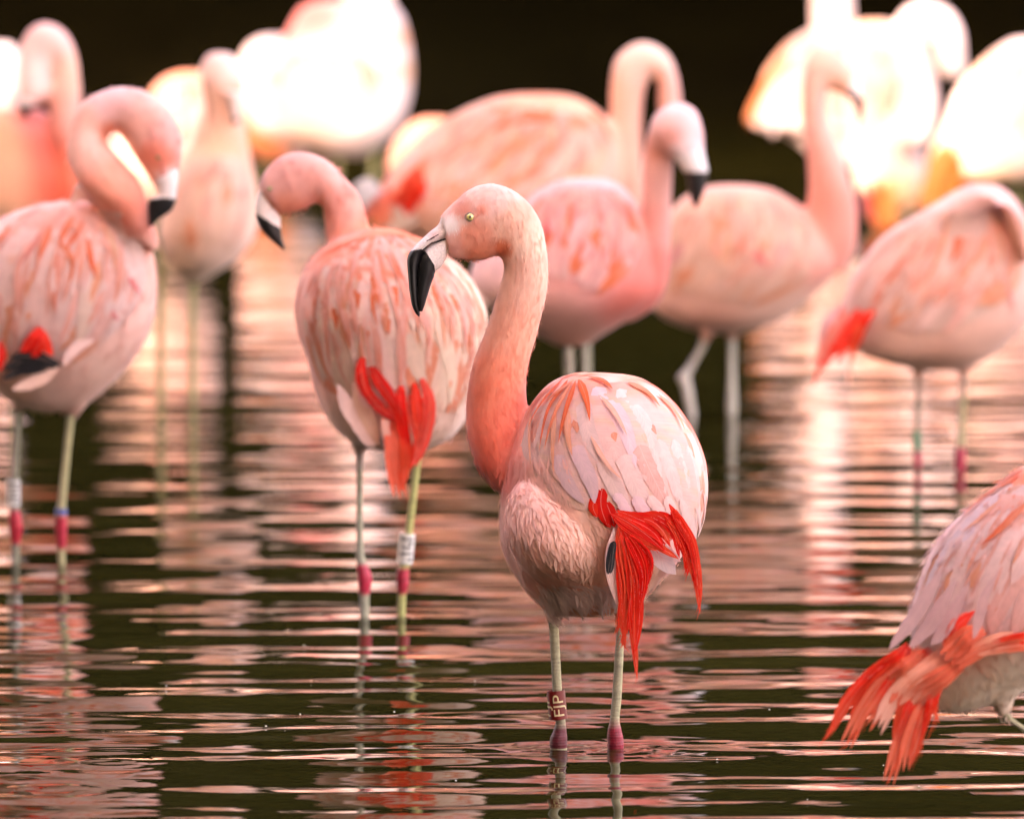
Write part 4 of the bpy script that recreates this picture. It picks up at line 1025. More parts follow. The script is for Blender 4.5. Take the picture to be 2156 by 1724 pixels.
# ---------- 5: right of centre, neck raised, head turned right
d5 = 17.7
b5rows = [(391, 1500, 1585), (399, 1468, 1625), (420, 1435, 1665), (455, 1405, 1715), (500, 1385, 1758), (540, 1376, 1772), (575, 1370, 1758), (612, 1366, 1722), (645, 1372, 1685), (672, 1400, 1648), (692, 1450, 1595), (701, 1495, 1550)]
nk5 = PZ(Z8, [((960, 185), (935, 252)), ((945, 140), (915, 248)), ((900, 88), (885, 232)), ((850, 72), (866, 228)), ((800, 100), (862, 245)), ((778, 170), (862, 290)), ((775, 290), (872, 360)), ((782, 400), (905, 440)), ((795, 510), (942, 545)), ((795, 620), (970, 660)), ((770, 720), (968, 780)), ((700, 820), (930, 880))])
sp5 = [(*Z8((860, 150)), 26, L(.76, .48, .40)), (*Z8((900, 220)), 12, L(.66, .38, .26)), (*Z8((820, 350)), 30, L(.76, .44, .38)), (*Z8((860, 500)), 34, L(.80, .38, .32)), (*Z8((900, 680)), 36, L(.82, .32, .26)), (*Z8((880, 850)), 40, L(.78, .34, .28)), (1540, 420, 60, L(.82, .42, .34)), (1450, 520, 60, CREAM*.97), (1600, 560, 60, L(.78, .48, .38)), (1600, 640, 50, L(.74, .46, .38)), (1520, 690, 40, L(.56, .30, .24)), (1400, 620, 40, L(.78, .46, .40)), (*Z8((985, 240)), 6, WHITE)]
bird5, body5, dr5, f5 = flamingo('flamingo standing right of centre, upright neck and head turned right, one pale leg bent', 1540, d5,
    [loft(rows(b5rows), d5, 36, 4, depth=.14), loft(nk5, d5, 22, 4, depth=[.014, .02, .026, .028, .029, .03, .032, .036, .042, .05, .06, .06], doff=[-.03]*9+[-.02, -.01, 0]),
     loft([(1495, 670, 1575, 670), (1527, 703, 1555, 703), (1534, 725, 1548, 725)], d5, 14, 4, depth=[.04, .015, .007]), loft([(1440, 670, 1520, 670), (1472, 703, 1500, 703), (1478, 722, 1492, 722)], d5, 14, 4, depth=[.04, .015, .007], doff=-.04)], sp5, PALE*.95, .006, 5)
bill(bird5, d5, PZ(Z8, [((955, 170), (930, 250)), ((975, 200), (940, 258)), ((990, 240), (955, 270)), ((995, 285), (968, 300)), ((990, 325), (974, 335)), ((979, 358), (976, 358))]), [.015, .015, .013, .011, .007, .002], -.03, lambda u, v: v > 205+(u-1812)*.5)
st5 = [([Z8(z) for z in a], w_, c, c, .006, 'long') for a, w_, c in ((((560, 620), (520, 720), (500, 800), (480, 860)), 26, L(.84, .50, .36)), (((440, 640), (400, 720), (370, 800), (340, 880)), 28, CREAM), (((680, 640), (640, 740), (600, 800), (560, 840)), 24, L(.84, .52, .42)), (((590, 800), (610, 820), (630, 840), (645, 860)), 20, L(.80, .26, .24)), (((760, 680), (740, 760), (700, 830), (640, 900)), 26, L(.80, .50, .44)), (((340, 780), (320, 830), (300, 880), (280, 930)), 24, L(.76, .36, .36)), (((640, 860), (560, 900), (480, 930), (400, 950)), 24, L(.80, .54, .46)))]
wing(bird5, dr5, d5, [(1470, 400), (1415, 460), (1385, 540), (1375, 610)], [(1640, 410), (1710, 480), (1700, 570), (1590, 640)], 5, 12, .55, wcol(L(.80, .50, .40), L(.82, .56, .46), OR3, .15), .005, st5, over=1.7, extra=40, ew=15)
v5 = lambda dd: 862+FPX*math.tan(math.atan(CAM_H/dd)-PITCH)
leg(bird5, d5, [(1541, 690, 20), (1541, 730, 15), (1541, 790, 14), (1541, v5(d5)-20, 20), (1541, v5(d5), 14), (1541, v5(d5)+8, 12)], joint=None, base_col=L(.50, .50, .44))
leg(bird5, d5, [(1486, 700, 20), (1478, 730, 15), (1455, 770, 16), (1440, 795, 26), (1446, 815, 22), (1458, v5(d5), 15), (1464, v5(d5)+8, 14)], joint=None, base_col=L(.56, .54, .50))

# ---------- 6: centre bird in front of the big back, head facing right
def Z6(z): return (729.9+z[0]/2.7427, 168.4+z[1]/2.7427)
d6 = 16.0
b6rows = [(376, 1195, 1275), (386, 1160, 1300), (408, 1122, 1326), (450, 1075, 1352), (500, 1030, 1376), (550, 998, 1392), (600, 988, 1394), (640, 1015, 1368), (676, 1075, 1318), (706, 1130, 1268), (728, 1170, 1238)]
nk6 = PZ(Z6, [((1790, 200), (1930, 240)), ((1745, 290), (1905, 350)), ((1722, 380), (1890, 450)), ((1706, 500), (1884, 540)), ((1700, 700), (1876, 710)), ((1684, 890), (1872, 910)), ((1645, 1040), (1864, 1070)), ((1570, 1160), (1842, 1210)), ((1460, 1230), (1770, 1320)), ((1380, 1260), (1640, 1400))])
hd6 = PZ(Z6, [((1860, 138), (1945, 132)), ((1780, 200), (2020, 180)), ((1746, 300), (2056, 280)), ((1790, 400), (2064, 360)), ((1870, 445), (2066, 420)), ((1905, 470), (2068, 450))])
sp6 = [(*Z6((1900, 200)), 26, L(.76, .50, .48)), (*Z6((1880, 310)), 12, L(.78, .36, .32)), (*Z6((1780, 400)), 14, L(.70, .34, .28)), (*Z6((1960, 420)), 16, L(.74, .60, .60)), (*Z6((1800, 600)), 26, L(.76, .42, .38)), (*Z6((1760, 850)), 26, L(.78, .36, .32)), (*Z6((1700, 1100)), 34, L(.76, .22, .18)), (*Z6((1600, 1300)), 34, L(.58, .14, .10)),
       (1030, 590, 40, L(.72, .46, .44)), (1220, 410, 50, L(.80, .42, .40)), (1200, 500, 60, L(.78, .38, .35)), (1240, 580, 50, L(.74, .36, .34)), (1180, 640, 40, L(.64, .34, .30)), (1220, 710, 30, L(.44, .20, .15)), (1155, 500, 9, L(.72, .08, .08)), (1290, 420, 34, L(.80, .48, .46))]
bird6, body6, dr6, f6 = flamingo('rosy flamingo behind the sharp one, upright neck, pale bill with black tip', 1215, d6,
    [loft(rows(b6rows), d6, 36, 4, depth=.15, doff=.02), loft(nk6, d6, 22, 4, depth=[.03, .034, .032, .032, .033, .036, .045, .055, .06, .06], doff=[-.04, -.04, -.035, -.03, -.02, -.01, 0, .01, .02, .02]), loft(hd6, d6, 22, 4, depth=[.02, .042, .05, .045, .034, .03], doff=-.07)], sp6, L(.78, .40, .37), .006, 5)
bill(bird6, d6, PZ(Z6, [((1880, 430), (2064, 400)), ((1905, 470), (2074, 460)), ((1935, 515), (2086, 515)), ((1962, 560), (2084, 562)), ((1974, 640), (2066, 640)), ((1992, 700), (2042, 695)), ((2012, 738), (2022, 736))]), [.026, .024, .022, .02, .015, .009, .003], -.085, lambda u, v: v > 168.4+532/2.7427, white=L(.72, .66, .66))
eye(bird6, *Z6((1872, 318)), d6, 4.5, -.115, True)
st6 = [([Z6(z) for z in a], w_, c, c, .006, 'long') for a, w_, c in ((((1240, 760), (1180, 820), (1150, 880), (1150, 930)), 18, L(.72, .10, .10)), (((1300, 640), (1240, 720), (1200, 800), (1180, 900)), 30, L(.80, .46, .44)), (((1450, 640), (1400, 760), (1330, 860), (1280, 960)), 30, L(.80, .50, .48)), (((1500, 800), (1440, 900), (1400, 980), (1340, 1050)), 26, L(.80, .48, .46)), (((1300, 700), (1280, 800), (1260, 900), (1250, 980)), 16, CORAL))]
wing(bird6, dr6, d6, [(1170, 388), (1125, 440), (1115, 510), (1125, 580)], [(1300, 400), (1335, 470), (1330, 550), (1260, 620)], 5, 11, .55, wcol(L(.80, .42, .39), L(.80, .50, .46), CORAL, .15), .005, st6, over=1.7, extra=40, ecol=L(.84, .22, .20), ew=15)
leg(bird6, d6, [(1195, 715, 20), (1200, 760, 14), (1203, 840, 13), (1205, 920, 20), (1205, 960, 18), (1205, v5(d6), 14), (1205, v5(d6)+8, 13)], joint=(905, 960, 8), base_col=L(.46, .42, .36))
leg(bird6, d6, [(1232, 715, 20), (1232, 760, 13), (1232, 840, 13), (1230, 920, 20), (1230, 960, 18), (1230, v5(d6), 14), (1230, v5(d6)+8, 13)], joint=(905, 960, 8), base_col=L(.40, .38, .32))

TO7 = L(.88, .26, .16)
# ---------- 7: the big back behind, neck looped over
d7 = 18.6
b7rows = [(198, 1085, 1180), (206, 1040, 1215), (224, 990, 1248), (250, 940, 1278), (285, 895, 1298), (325, 855, 1308), (365, 820, 1312), (405, 792, 1308), (440, 785, 1292), (478, 815, 1255), (508, 865, 1205), (528, 940, 1140)]
nk7 = [(1300, 460, 1375, 460), (1292, 400, 1358, 400), (1288, 320, 1352, 320), (1285, 240, 1352, 240), (1286, 175, 1358, 190), (1300, 118, 1368, 168), (1352, 88, 1376, 160), (1404, 112, 1383, 165), (1426, 160, 1386, 185), (1434, 215, 1386, 220), (1436, 265, 1392, 262), (1430, 310, 1400, 300), (1425, 335, 1412, 330)]
sp7 = [(1100, 210, 60, L(.84, .34, .22)), (1200, 230, 40, L(.84, .42, .30)), (1000, 280, 70, L(.84, .56, .46)), (1150, 330, 80, L(.86, .56, .40)), (900, 380, 50, L(.82, .46, .36)), (830, 420, 40, L(.80, .24, .16)), (870, 470, 40, L(.70, .44, .34)), (1260, 320, 34, L(.84, .44, .30)), (1320, 300, 50, L(.82, .46, .38)), (1355, 110, 30, L(.80, .56, .48)), (1420, 190, 20, L(.80, .46, .40)), (1325, 400, 40, L(.82, .36, .28))]
bird7, body7, dr7, f7 = flamingo('large streaked flamingo back in the middle distance, tail to the left, tall looped neck', 1080, d7,
    [loft(rows(b7rows), d7, 36, 4, depth=.14), loft(nk7, d7, 22, 4, depth=[.05, .045, .04, .036, .034, .034, .034, .034, .032, .03, .026, .016, .008], doff=.03)], sp7, PALE, .007, 5)
st7 = [([Z6(z) for z in a], w_, c, c, .006, 'lance' if w_ < 27 else 'long') for a, w_, c in (
    (((800, 180), (600, 300), (420, 420), (310, 530)), 40, L(.82, .62, .60)), (((900, 330), (750, 480), (600, 620), (480, 760)), 44, PALER), (((1130, 330), (1000, 450), (850, 540), (700, 600)), 40, CREAM), (((1300, 390), (1250, 480), (1150, 560), (1020, 620)), 44, CREAM), (((1450, 380), (1420, 480), (1350, 540), (1250, 580)), 34, L(.86, .60, .42)),
    (((1100, 180), (980, 220), (900, 260), (830, 300)), 26, CORAL), (((1200, 200), (1100, 220), (1000, 240), (940, 270)), 24, CORAL), (((1170, 280), (1080, 350), (1000, 400), (930, 440)), 24, OR3), (((1050, 290), (960, 370), (880, 440), (800, 520)), 22, OR3), (((820, 300), (700, 380), (600, 450), (520, 520)), 14, OR3), (((1330, 250), (1240, 300), (1180, 380), (1100, 430)), 20, OR3),
    (((1400, 180), (1450, 230), (1490, 290), (1530, 380)), 20, OR2), (((560, 240), (420, 340), (300, 450), (240, 520)), 24, OR3), (((850, 100), (1000, 85), (1150, 85), (1300, 110)), 16, OR2))]
wing(bird7, dr7, d7, [(1030, 212), (930, 260), (850, 330), (800, 410)], [(1240, 235), (1290, 320), (1250, 400), (1130, 460)], 6, 14, .55, wcol(L(.84, .56, .44), PALER, OR3, .22, CORAL), .005, st7, over=1.7, extra=50, ecol=L(.88, .34, .24), ew=17)
for pts, w_, c in ((((450, 500), (390, 590), (330, 680), (260, 790)), 40, HO), (((470, 540), (420, 620), (360, 700), (290, 790)), 36, HR), (((420, 500), (350, 600), (280, 690), (200, 800)), 34, TO7), (((200, 620), (150, 660), (110, 700), (90, 740)), 50, L(.62, .58, .56)), (((160, 580), (120, 610), (80, 640), (60, 660)), 36, L(.62, .58, .56)), (((260, 640), (220, 700), (170, 760), (130, 830)), 40, L(.84, .26, .18)), (((300, 700), (250, 760), (200, 800), (150, 850)), 34, CORAL), (((420, 760), (340, 780), (280, 820), (240, 880)), 60, L(.62, .46, .36))):
    H2(pts, w_, c, dep=-.12, f=Z6, bb=bird7, dd=d7)
leg(bird7, d7, [(1198, 500, 20), (1198, 560, 13), (1198, 700, 13), (1198, v5(d7), 14), (1198, v5(d7)+8, 13)], base_col=L(.4, .4, .3))
leg(bird7, d7, [(1235, 500, 20), (1235, 560, 13), (1235, 700, 13), (1235, v5(d7), 14), (1235, v5(d7)+8, 13)], base_col=L(.4, .4, .3))

# ---------- far birds, wholly out of focus
def simple(label, u0, d, brows, necks, splats, base, depth=.14, legs=(), hangs=(), wingspec=None, bills=(), doff=0, legcol=L(.22, .23, .10)):
    lf = [loft(rows(brows), d, 30, 4, depth=depth, doff=doff)]
    for nk, dp, of in necks: lf.append(loft(nk, d, 20, 4, depth=dp, doff=of))
    b_, bo, dd_, fn = flamingo(label, u0, d, lf, splats, base, .008, 4)
    for bb_ in bills: bill(b_, d, *bb_)
    if wingspec:
        Lb_, Rb_, cf, sts = wingspec
        wing(b_, dd_, d, Lb_, Rb_, 4, 6, .4, cf, .005, sts, over=1.7, extra=14, ew=18)
    for pts, w_, c in hangs: hang(b_, [(u, v, -.12) for u, v in pts], w_, d, c, c)
    for u, v0 in legs:
        vw = v5(d)
        leg(b_, d, [(u, v0, 22), (u, v0+40, 16), (u, (v0+vw)/2, 15), (u, vw, 15), (u, vw+8, 14)], base_col=legcol)
    return b_, dd_
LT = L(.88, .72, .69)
# C: big bright bird, neck leaving the frame
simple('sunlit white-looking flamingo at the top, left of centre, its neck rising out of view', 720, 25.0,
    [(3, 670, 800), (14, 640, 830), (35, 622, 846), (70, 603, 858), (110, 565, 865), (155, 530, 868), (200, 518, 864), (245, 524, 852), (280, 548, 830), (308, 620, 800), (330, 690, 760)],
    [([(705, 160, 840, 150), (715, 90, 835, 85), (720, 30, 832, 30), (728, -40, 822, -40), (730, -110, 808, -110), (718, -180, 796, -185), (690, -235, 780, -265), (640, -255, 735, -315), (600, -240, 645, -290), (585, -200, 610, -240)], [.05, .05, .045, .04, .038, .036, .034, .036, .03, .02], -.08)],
    [(640, 50, 30, L(.62, .07, .05)), (680, 35, 26, L(.62, .07, .05)), (610, 80, 12, L(.62, .08, .05)), (700, 180, 120, LT), (860, 150, 14, L(.84, .46, .26)), (850, 80, 12, L(.84, .40, .22)), (640, 300, 30, L(.82, .54, .40)), (560, 270, 34, LT)], LT, .15, [(710, 315), (787, 300)],  # orange right rim paints in the falloff of the sunlight
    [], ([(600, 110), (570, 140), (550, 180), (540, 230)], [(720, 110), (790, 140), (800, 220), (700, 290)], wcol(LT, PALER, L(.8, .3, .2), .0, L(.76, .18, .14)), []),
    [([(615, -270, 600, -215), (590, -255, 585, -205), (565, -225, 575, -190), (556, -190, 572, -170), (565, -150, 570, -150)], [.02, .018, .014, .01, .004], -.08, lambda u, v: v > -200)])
# C2: bird behind it, only shoulder and folded neck visible
simple('bright flamingo crowded behind the sunlit one, only a rounded pale shoulder showing', 590, 25.8,
    [(78, 555, 590), (90, 530, 606), (115, 510, 640), (150, 500, 660), (200, 497, 680), (250, 500, 680), (300, 515, 670), (330, 540, 640), (345, 570, 620)], [], [(570, 100, 30, LT), (530, 310, 30, L(.84, .30, .14))], LT, .13, [(560, 320), (600, 320)])
# B: front-facing bird with pale body
simple('pale peach flamingo facing the viewer between the curled-neck bird and the bright one', 440, 18.2,
    [(235, 428, 510), (270, 415, 518), (310, 398, 524), (350, 372, 532), (400, 350, 542), (450, 338, 546), (500, 334, 536), (545, 348, 500), (575, 370, 455), (592, 392, 425)],
    [([(440, 112, 486, 112), (424, 135, 503, 135), (420, 170, 512, 168), (428, 205, 514, 205), (434, 250, 508, 250), (430, 310, 512, 310)], [.03, .045, .05, .045, .04, .05], -.05)],
    [(462, 140, 24, L(.80, .56, .50)), (495, 200, 14, L(.78, .38, .28)), (465, 240, 30, L(.80, .50, .40)), (470, 330, 40, L(.84, .44, .30)), (430, 400, 50, L(.80, .56, .44)), (500, 360, 30, L(.84, .46, .34)), (440, 500, 60, CREAM), (400, 580, 30, L(.60, .44, .34)), (520, 420, 30, L(.82, .54, .40))], CREAM, .16, [(338, 560), (405, 575)], [],
    ([(420, 330), (380, 380), (355, 440), (345, 520)], [(510, 330), (530, 400), (530, 460), (500, 540)], wcol(CREAM, L(.82, .56, .44), OR3, .08), []),
    [([(470, 190, 512, 195), (480, 215, 510, 220), (486, 240, 505, 242), (490, 262, 500, 262)], [.02, .016, .012, .005], -.10, lambda u, v: v > 250)], legcol=L(.30, .30, .14))
# B1
simple('flamingo with an orange-edged sunlit back, behind the curled neck at the left', 380, 23.5,
    [(153, 380, 425), (163, 350, 440), (185, 325, 455), (220, 300, 462), (260, 262, 465), (305, 222, 458), (350, 200, 445), (390, 205, 425), (425, 240, 390)], [], [(380, 165, 24, L(.84, .26, .12)), (390, 230, 50, L(.88, .60, .48)), (330, 210, 16, L(.84, .34, .2))], L(.88, .60, .50), .13, [(335, 370), (350, 370)], [],
    ([(350, 170), (325, 210), (315, 260), (315, 310)], [(430, 170), (450, 220), (450, 270), (430, 320)], wcol(L(.88, .60, .50), LT, ORANGE, .1, L(.84, .3, .15)), []))
# A: left, neck loop
simple('flamingo at far left, neck hooped over, dark bill tip against its red breast', 60, 18.4,
    [(232, -50, 90), (260, -95, 122), (310, -125, 142), (370, -138, 175), (430, -122, 185), (475, -80, 150), (505, -30, 85)],
    [([(44, 212, 88, 222), (38, 185, 100, 205), (37, 140, 104, 182), (44, 92, 108, 160), (68, 56, 114, 142), (102, 48, 120, 136), (140, 70, 116, 155), (162, 118, 108, 190), (170, 185, 104, 232), (172, 255, 108, 290), (172, 325, 114, 350), (176, 400, 112, 420), (176, 455, 95, 470)], [.02, .032, .036, .036, .035, .035, .034, .034, .036, .038, .04, .05, .05], -.06)],
    [(95, 70, 34, L(.80, .50, .46)), (75, 150, 26, LT), (150, 150, 22, L(.82, .50, .40)), (145, 260, 30, L(.82, .44, .38)), (155, 350, 34, L(.84, .28, .18)), (90, 320, 34, L(.60, .10, .08)), (100, 400, 34, L(.62, .08, .04)), (70, 260, 20, L(.74, .26, .24)), (20, 330, 40, L(.82, .38, .24)), (20, 420, 50, L(.76, .44, .30))], L(.8, .40, .28), .13, [(-40, 480), (30, 490)], [],
    None, [([(42, 205, 84, 215), (40, 224, 66, 226), (43, 238, 62, 240), (52, 250, 58, 250)], [.02, .015, .011, .004], -.085, lambda u, v: v > 222)])
# A0
simple('bright flamingo cut by the left edge, only its white-looking neck bend in view', -60, 24.0,
    [(230, -220, -30), (260, -260, 0), (320, -280, 20), (380, -270, 20), (430, -230, -10), (460, -180, -60)],
    [([(-60, 330, 20, 320), (-40, 250, 30, 245), (-30, 190, 42, 190), (-28, 140, 44, 140), (-22, 105, 36, 105), (-16, 94, 16, 92)], [.05, .045, .042, .042, .03, .015], 0)],
    [(10, 150, 50, LT), (0, 300, 60, L(.82, .42, .32))], LT, .13, [(-140, 420), (-80, 420)])
# 7b
simple('orange-tinted flamingo back peeping out behind the large streaked one', 930, 22.5,
    [(249, 890, 935), (258, 868, 970), (280, 845, 1000), (310, 825, 1010), (350, 815, 1010), (390, 830, 990), (420, 860, 960)], [], [(900, 256, 24, L(.84, .34, .20)), (860, 300, 40, L(.82, .44, .34))], L(.82, .46, .36), .12, [(890, 400), (930, 400)], [],
    ([(890, 262), (860, 290), (840, 330), (835, 370)], [(960, 270), (985, 310), (985, 350), (960, 390)], wcol(L(.82, .46, .36), L(.84, .5, .4), CORAL, .2), []))
# D1
simple('sunlit flamingo at upper right, drooping tail, neck straight up out of view', 1740, 24.8,
    [(62, 1710, 1800), (76, 1685, 1820), (100, 1652, 1838), (150, 1614, 1850), (200, 1596, 1850), (245, 1582, 1844), (268, 1592, 1835), (285, 1650, 1825), (320, 1700, 1815), (350, 1720, 1800)],
    [([(1715, 150, 1812, 150), (1713, 90, 1806, 90), (1709, 40, 1799, 40), (1708, -30, 1792, -30), (1704, -100, 1782, -100), (1690, -170, 1770, -175), (1655, -225, 1748, -245), (1600, -240, 1690, -290), (1575, -215, 1620, -265)], [.05, .045, .04, .038, .036, .034, .036, .034, .02], -.05)],
    [(1600, 200, 20, L(.80, .34, .16)), (1640, 120, 30, L(.82, .46, .30)), (1640, 250, 40, LT), (1780, 120, 60, LT), (1820, 60, 20, L(.84, .40, .2))], LT, .13, [(1740, 330), (1780, 330)], [([(1660, 120), (1620, 180), (1595, 230), (1580, 262)], 30, L(.82, .34, .16)), ([(1690, 130), (1650, 190), (1625, 240), (1610, 275)], 50, LT)],
    ([(1700, 72), (1650, 110), (1615, 170), (1600, 230)], [(1800, 90), (1830, 150), (1800, 220), (1720, 280)], wcol(LT, L(.82, .54, .42), L(.82, .36, .2), .12, L(.82, .46, .32)), []),
    [([(1590, -260, 1585, -205), (1570, -235, 1572, -190), (1555, -200, 1565, -175), (1552, -165, 1560, -155)], [.018, .016, .012, .005], -.05, lambda u, v: v > -205)])
# D2
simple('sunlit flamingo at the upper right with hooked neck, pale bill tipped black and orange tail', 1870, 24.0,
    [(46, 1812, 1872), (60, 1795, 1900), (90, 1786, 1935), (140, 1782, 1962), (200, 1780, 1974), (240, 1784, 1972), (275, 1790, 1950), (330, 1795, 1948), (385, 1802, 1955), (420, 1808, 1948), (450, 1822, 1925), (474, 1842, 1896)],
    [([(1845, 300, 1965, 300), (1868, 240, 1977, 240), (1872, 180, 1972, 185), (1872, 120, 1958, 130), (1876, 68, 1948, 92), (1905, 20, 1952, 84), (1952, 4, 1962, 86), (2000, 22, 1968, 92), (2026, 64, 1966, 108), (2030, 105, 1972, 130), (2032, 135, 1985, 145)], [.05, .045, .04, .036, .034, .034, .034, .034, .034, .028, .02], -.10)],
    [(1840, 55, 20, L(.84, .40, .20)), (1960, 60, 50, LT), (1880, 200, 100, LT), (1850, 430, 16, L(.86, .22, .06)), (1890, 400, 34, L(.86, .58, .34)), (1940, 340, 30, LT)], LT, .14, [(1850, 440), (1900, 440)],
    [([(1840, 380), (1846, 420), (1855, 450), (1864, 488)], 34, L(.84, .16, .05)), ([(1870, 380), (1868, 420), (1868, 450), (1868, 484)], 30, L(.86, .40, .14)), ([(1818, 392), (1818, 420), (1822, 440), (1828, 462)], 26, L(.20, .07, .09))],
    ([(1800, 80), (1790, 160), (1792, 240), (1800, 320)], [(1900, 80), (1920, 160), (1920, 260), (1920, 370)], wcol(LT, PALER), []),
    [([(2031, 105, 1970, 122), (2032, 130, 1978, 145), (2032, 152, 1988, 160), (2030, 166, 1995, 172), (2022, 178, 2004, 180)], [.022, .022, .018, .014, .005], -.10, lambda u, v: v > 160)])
# E
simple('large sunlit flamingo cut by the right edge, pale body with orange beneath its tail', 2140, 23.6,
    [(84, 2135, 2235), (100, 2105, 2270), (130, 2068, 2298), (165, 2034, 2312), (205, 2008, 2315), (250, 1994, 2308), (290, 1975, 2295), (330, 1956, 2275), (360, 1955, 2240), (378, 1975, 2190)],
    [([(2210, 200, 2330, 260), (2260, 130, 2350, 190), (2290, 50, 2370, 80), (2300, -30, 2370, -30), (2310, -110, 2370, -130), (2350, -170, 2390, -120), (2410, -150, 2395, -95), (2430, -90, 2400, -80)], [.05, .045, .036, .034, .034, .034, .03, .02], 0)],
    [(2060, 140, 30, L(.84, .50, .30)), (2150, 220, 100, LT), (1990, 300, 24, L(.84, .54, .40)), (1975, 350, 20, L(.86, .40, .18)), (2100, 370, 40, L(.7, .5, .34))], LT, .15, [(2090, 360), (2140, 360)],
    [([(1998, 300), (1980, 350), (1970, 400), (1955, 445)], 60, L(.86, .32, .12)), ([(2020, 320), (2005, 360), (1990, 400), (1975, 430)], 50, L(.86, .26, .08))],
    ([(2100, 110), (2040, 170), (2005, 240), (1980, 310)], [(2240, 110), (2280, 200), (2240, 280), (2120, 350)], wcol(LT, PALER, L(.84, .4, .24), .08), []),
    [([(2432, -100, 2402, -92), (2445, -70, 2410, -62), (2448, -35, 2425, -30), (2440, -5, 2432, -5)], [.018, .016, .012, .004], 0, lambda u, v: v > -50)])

# ---------- 8: near bird cut by the right edge, bowed down
def Z9(z): return (1673.2+z[0]/2.2388, 954.5+z[1]/2.2388)
d8 = 11.15
b8rows = [(978, 2165, 2240), (992, 2135, 2280), (1020, 2100, 2330), (1068, 2043, 2370), (1118, 1990, 2400), (1175, 1953, 2420), (1240, 1930, 2430), (1300, 1916, 2430), (1350, 1922, 2380), (1400, 1933, 2270), (1440, 1946, 2180), (1470, 1958, 2116), (1487, 1970, 2066), (1496, 1988, 2030)]
sp8 = [(2130, 1020, 40, CORAL), (2050, 1200, 110, L(.86, .57, .52)), (1960, 1240, 50, L(.82, .56, .54)), (2150, 1250, 60, PALE), (2040, 1440, 40, L(.88, .74, .60)), (2120, 1420, 40, L(.88, .74, .60)), (2140, 1480, 24, L(.74, .60, .50)), (2060, 1380, 24, L(.84, .40, .28))]
bird8, body8, dr8, f8 = flamingo('near flamingo cut by the right edge, pink back and ragged red-orange tail above the water', 2200, d8,
    [loft(rows(b8rows), d8, 40, 4, depth=.15, doff=.03), loft([(2360, 1150, 2350, 1300), (2450, 1150, 2430, 1280), (2530, 1220, 2450, 1300), (2580, 1330, 2490, 1360), (2590, 1450, 2510, 1440), (2570, 1560, 2500, 1530), (2530, 1640, 2470, 1600)], d8, 22, 4, depth=[.06, .05, .038, .034, .032, .034, .025], doff=.05),
     loft([(2080, 1400, 2190, 1400), (2085, 1440, 2165, 1440), (2092, 1475, 2135, 1472), (2104, 1510, 2128, 1504)], d8, 16, 4, depth=[.05, .04, .02, .009])], sp8, PALE, .005, 5, 2500)
bill(bird8, d8, [(2530, 1640, 2470, 1600), (2515, 1670, 2450, 1625), (2490, 1690, 2430, 1650), (2455, 1700, 2415, 1675), (2430, 1695, 2420, 1690)], [.02, .018, .015, .010, .004], .05, lambda u, v: u < 2465)
st8 = []
for a, w_, c in ((((1060, 100), (1000, 150), (900, 200), (800, 300)), 20, CORAL), (((1081, 80), (1000, 110), (930, 160), (860, 230)), 18, OR2), (((1081, 250), (1020, 310), (960, 380), (890, 440)), 18, ORANGE), (((1110, 220), (1040, 300), (990, 360), (940, 410)), 16, OR2), (((1100, 380), (1070, 440), (1050, 490), (1030, 530)), 14, OR3), (((980, 220), (900, 290), (850, 340), (800, 380)), 14, OR3), (((830, 680), (760, 740), (700, 790), (650, 850)), 14, L(.80, .44, .40)),
                 (((960, 200), (820, 330), (700, 500), (600, 700)), 46, L(.80, .60, .60)), (((1000, 300), (860, 450), (760, 620), (650, 860)), 50, PALER), (((1060, 380), (960, 520), (900, 660), (840, 860)), 50, PALER), (((850, 350), (720, 500), (620, 700), (530, 880)), 44, L(.78, .60, .62)), (((760, 420), (650, 580), (580, 760), (470, 920)), 40, L(.80, .60, .60)), (((900, 560), (800, 680), (720, 800), (650, 900)), 46, L(.80, .58, .58)), (((1081, 520), (1000, 660), (950, 760), (930, 860)), 46, PALE), (((1150, 560), (1100, 680), (1060, 780), (1020, 880)), 40, PALE)):
    st8.append(([Z9(z) for z in a], w_, c*.85+PALE*.15, c, .007, 'lance' if w_ < 25 else 'long'))
st8 = st8[7:]+st8[:7]
wing(bird8, dr8, d8, [(2110, 1018), (2010, 1100), (1945, 1190), (1925, 1260), (1900, 1330), (1885, 1362)], [(2330, 1030), (2390, 1150), (2380, 1240), (2330, 1300), (2250, 1340), (2180, 1360)], 8, 15, .42, wcol(L(.86, .57, .52), PALER, OR3, .1, L(.84, .4, .3)), .005, st8, over=1.8, extra=40, ew=13)
H8 = lambda pts, w_, c0, c1=None, dep=-.14, nm='tail_feather', kind='long': H2(pts, w_, c0, c1, dep, kind, nm, Z9, bird8, d8, .12)
TO = L(.84, .20, .11); TP = L(.84, .36, .24)
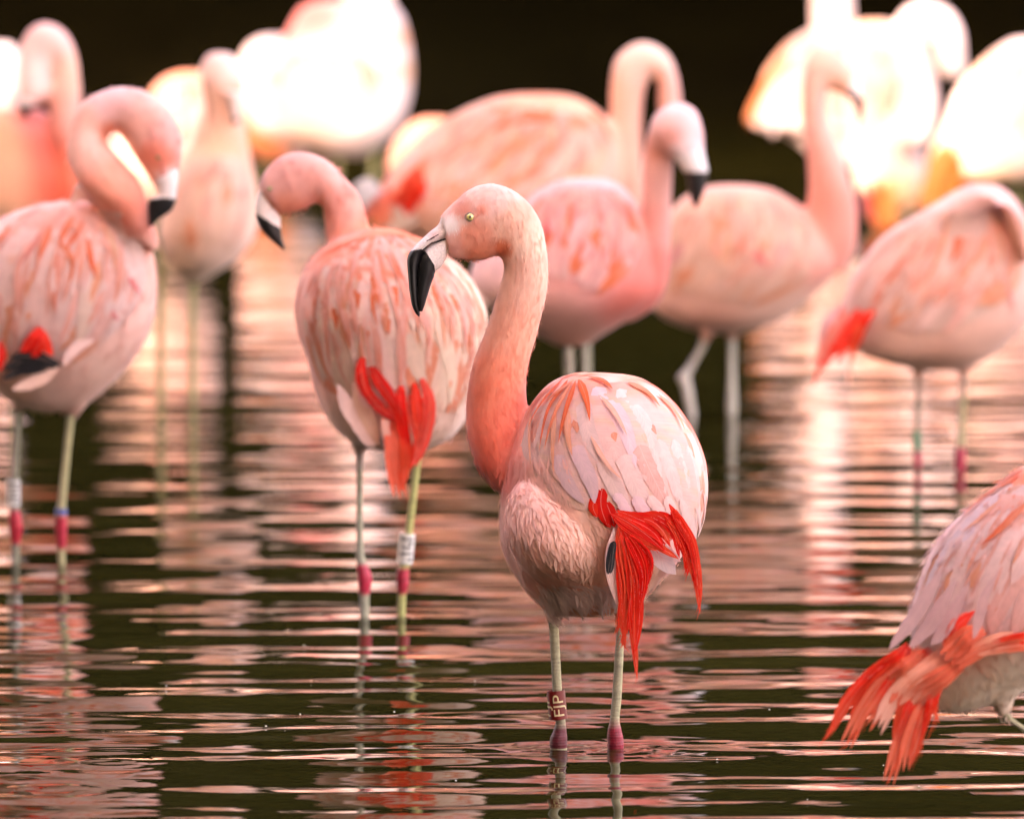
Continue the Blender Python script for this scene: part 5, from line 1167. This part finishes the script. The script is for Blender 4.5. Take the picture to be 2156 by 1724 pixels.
# pale wing tips over the tail
for pts, w_ in ((((640, 640), (580, 740), (510, 840), (445, 925)), 34), (((700, 700), (640, 800), (590, 860), (540, 915)), 36), (((760, 720), (720, 800), (680, 860), (640, 905)), 34), (((900, 660), (880, 740), (860, 810), (840, 875)), 26)):
    hang(bird8, [(*Z9(z), -.150) for z in ((pts[0][0]+60, pts[0][1]-110),)+tuple(pts)], w_, d8, L(.78, .50, .47), L(.80, .53, .50), 'long', -.7, 'wing_tip_feather', jag=.12)
for pts, w_, c0, c1 in (
    (((850, 740), (780, 800), (740, 860), (700, 920)), 27, HR, TO), (((900, 830), (820, 860), (760, 920), (700, 980)), 46, TO, TO), (((1060, 850), (960, 880), (860, 930), (760, 990)), 34, TP, TO), (((1180, 840), (1080, 870), (980, 890), (880, 910)), 26, HR, TO), (((1180, 870), (1080, 900), (980, 915), (860, 950)), 26, TO, TP),
    (((560, 900), (440, 980), (300, 1110), (140, 1350)), 26, HR, HO), (((520, 910), (400, 1040), (320, 1160), (260, 1260)), 26, HR, HO), (((600, 910), (450, 1040), (340, 1180), (240, 1378)), 30, TO, TO), (((640, 920), (480, 1060), (400, 1180), (330, 1290)), 34, HR, TO),
    (((700, 920), (560, 1050), (460, 1160), (385, 1305)), 34, TP, L(.85, .45, .34)), (((760, 940), (600, 1040), (520, 1120), (470, 1210)), 44, TP, TO), (((820, 960), (700, 1050), (600, 1120), (500, 1230)), 44, TO, TP), (((640, 1060), (560, 1180), (500, 1340), (440, 1558)), 30, HR, TO),
    (((680, 1060), (600, 1200), (540, 1350), (510, 1500)), 28, TO, TO), (((720, 1040), (640, 1180), (590, 1320), (540, 1478)), 22, HR, TO), (((600, 1060), (520, 1180), (490, 1290), (470, 1400)), 26, HO, HO), (((700, 1060), (650, 1150), (630, 1230), (600, 1330)), 18, HR, HR), (((720, 1060), (680, 1130), (660, 1200), (680, 1270)), 9, HR, HO), (((480, 920), (340, 1040), (230, 1170), (170, 1290)), 16, HR, HO),
    (((540, 900), (500, 960), (420, 1020), (350, 1080)), 40, HR, TO), (((620, 930), (540, 1000), (470, 1060), (420, 1120)), 44, TO, TO)):
    H8(pts, w_, c0, c1, dep=-.148-.004*rnd())
for e in (((300, 1110), (220, 1220), (140, 1350)), ((400, 1180), (320, 1290), (240, 1378)), ((560, 1250), (500, 1400), (440, 1558)), ((620, 1280), (600, 1380), (550, 1470)), ((680, 1150), (670, 1220), (650, 1300))):
    barbs(bird8, [(*Z9(z), -.15) for z in e], d8, HO, 26, 24, 1, .5)
v8 = v5(d8)
leg(bird8, d8, [(2108, 1492, 24), (2124, 1512, 21), (2180, 1560, 21), (2196, 1660, 30), (2196, 1700, 30), (2197, v8, 24), (2197, v8+8, 22)], joint=(1640, 1705, 8))
leg(bird8, d8, [(2230, 1490, 26), (2232, 1530, 21), (2234, 1600, 21), (2236, 1660, 30), (2236, 1700, 30), (2237, v8, 24), (2237, v8+8, 22)], joint=(1640, 1705, 8))

# ---------- bits of down and pollen floating on the surface
fr = np.random.default_rng(21); V, F, C = [], [], []
for (u, v) in [(640, 1365), (655, 1440), (632, 1510), (600, 1538), (560, 1535), (830, 1505), (1000, 1440), (1510, 1605), (1860, 1618), (1935, 1662), (350, 1450), (1390, 1690), (960, 1650), (1620, 1500), (1700, 1690)]:
    c = on_water(u, v); a0 = fr.uniform(0, 3.14); sz = fr.uniform(.0008, .0018); o = len(V)
    for k in range(6):
        t = a0+k*math.pi/3; rr_ = sz*(1.4 if k % 3 == 0 else .7)
        V.append((c.x+rr_*math.cos(t), c.y+rr_*math.sin(t), c.z+.0045)); C.append(L(.7, .66, .6))
    V.append((c.x, c.y, c.z+.0065)); C.append(L(.75, .7, .64))
    F += [(o+k, o+(k+1) % 6, o+6) for k in range(6)]
fd = mesh_obj('floating_down', V, F, M_BODY, None, C); fd['kind'] = 'stuff'
fd['label'] = 'tiny pale bits of down floating on the dark water in front'; fd['category'] = 'debris'
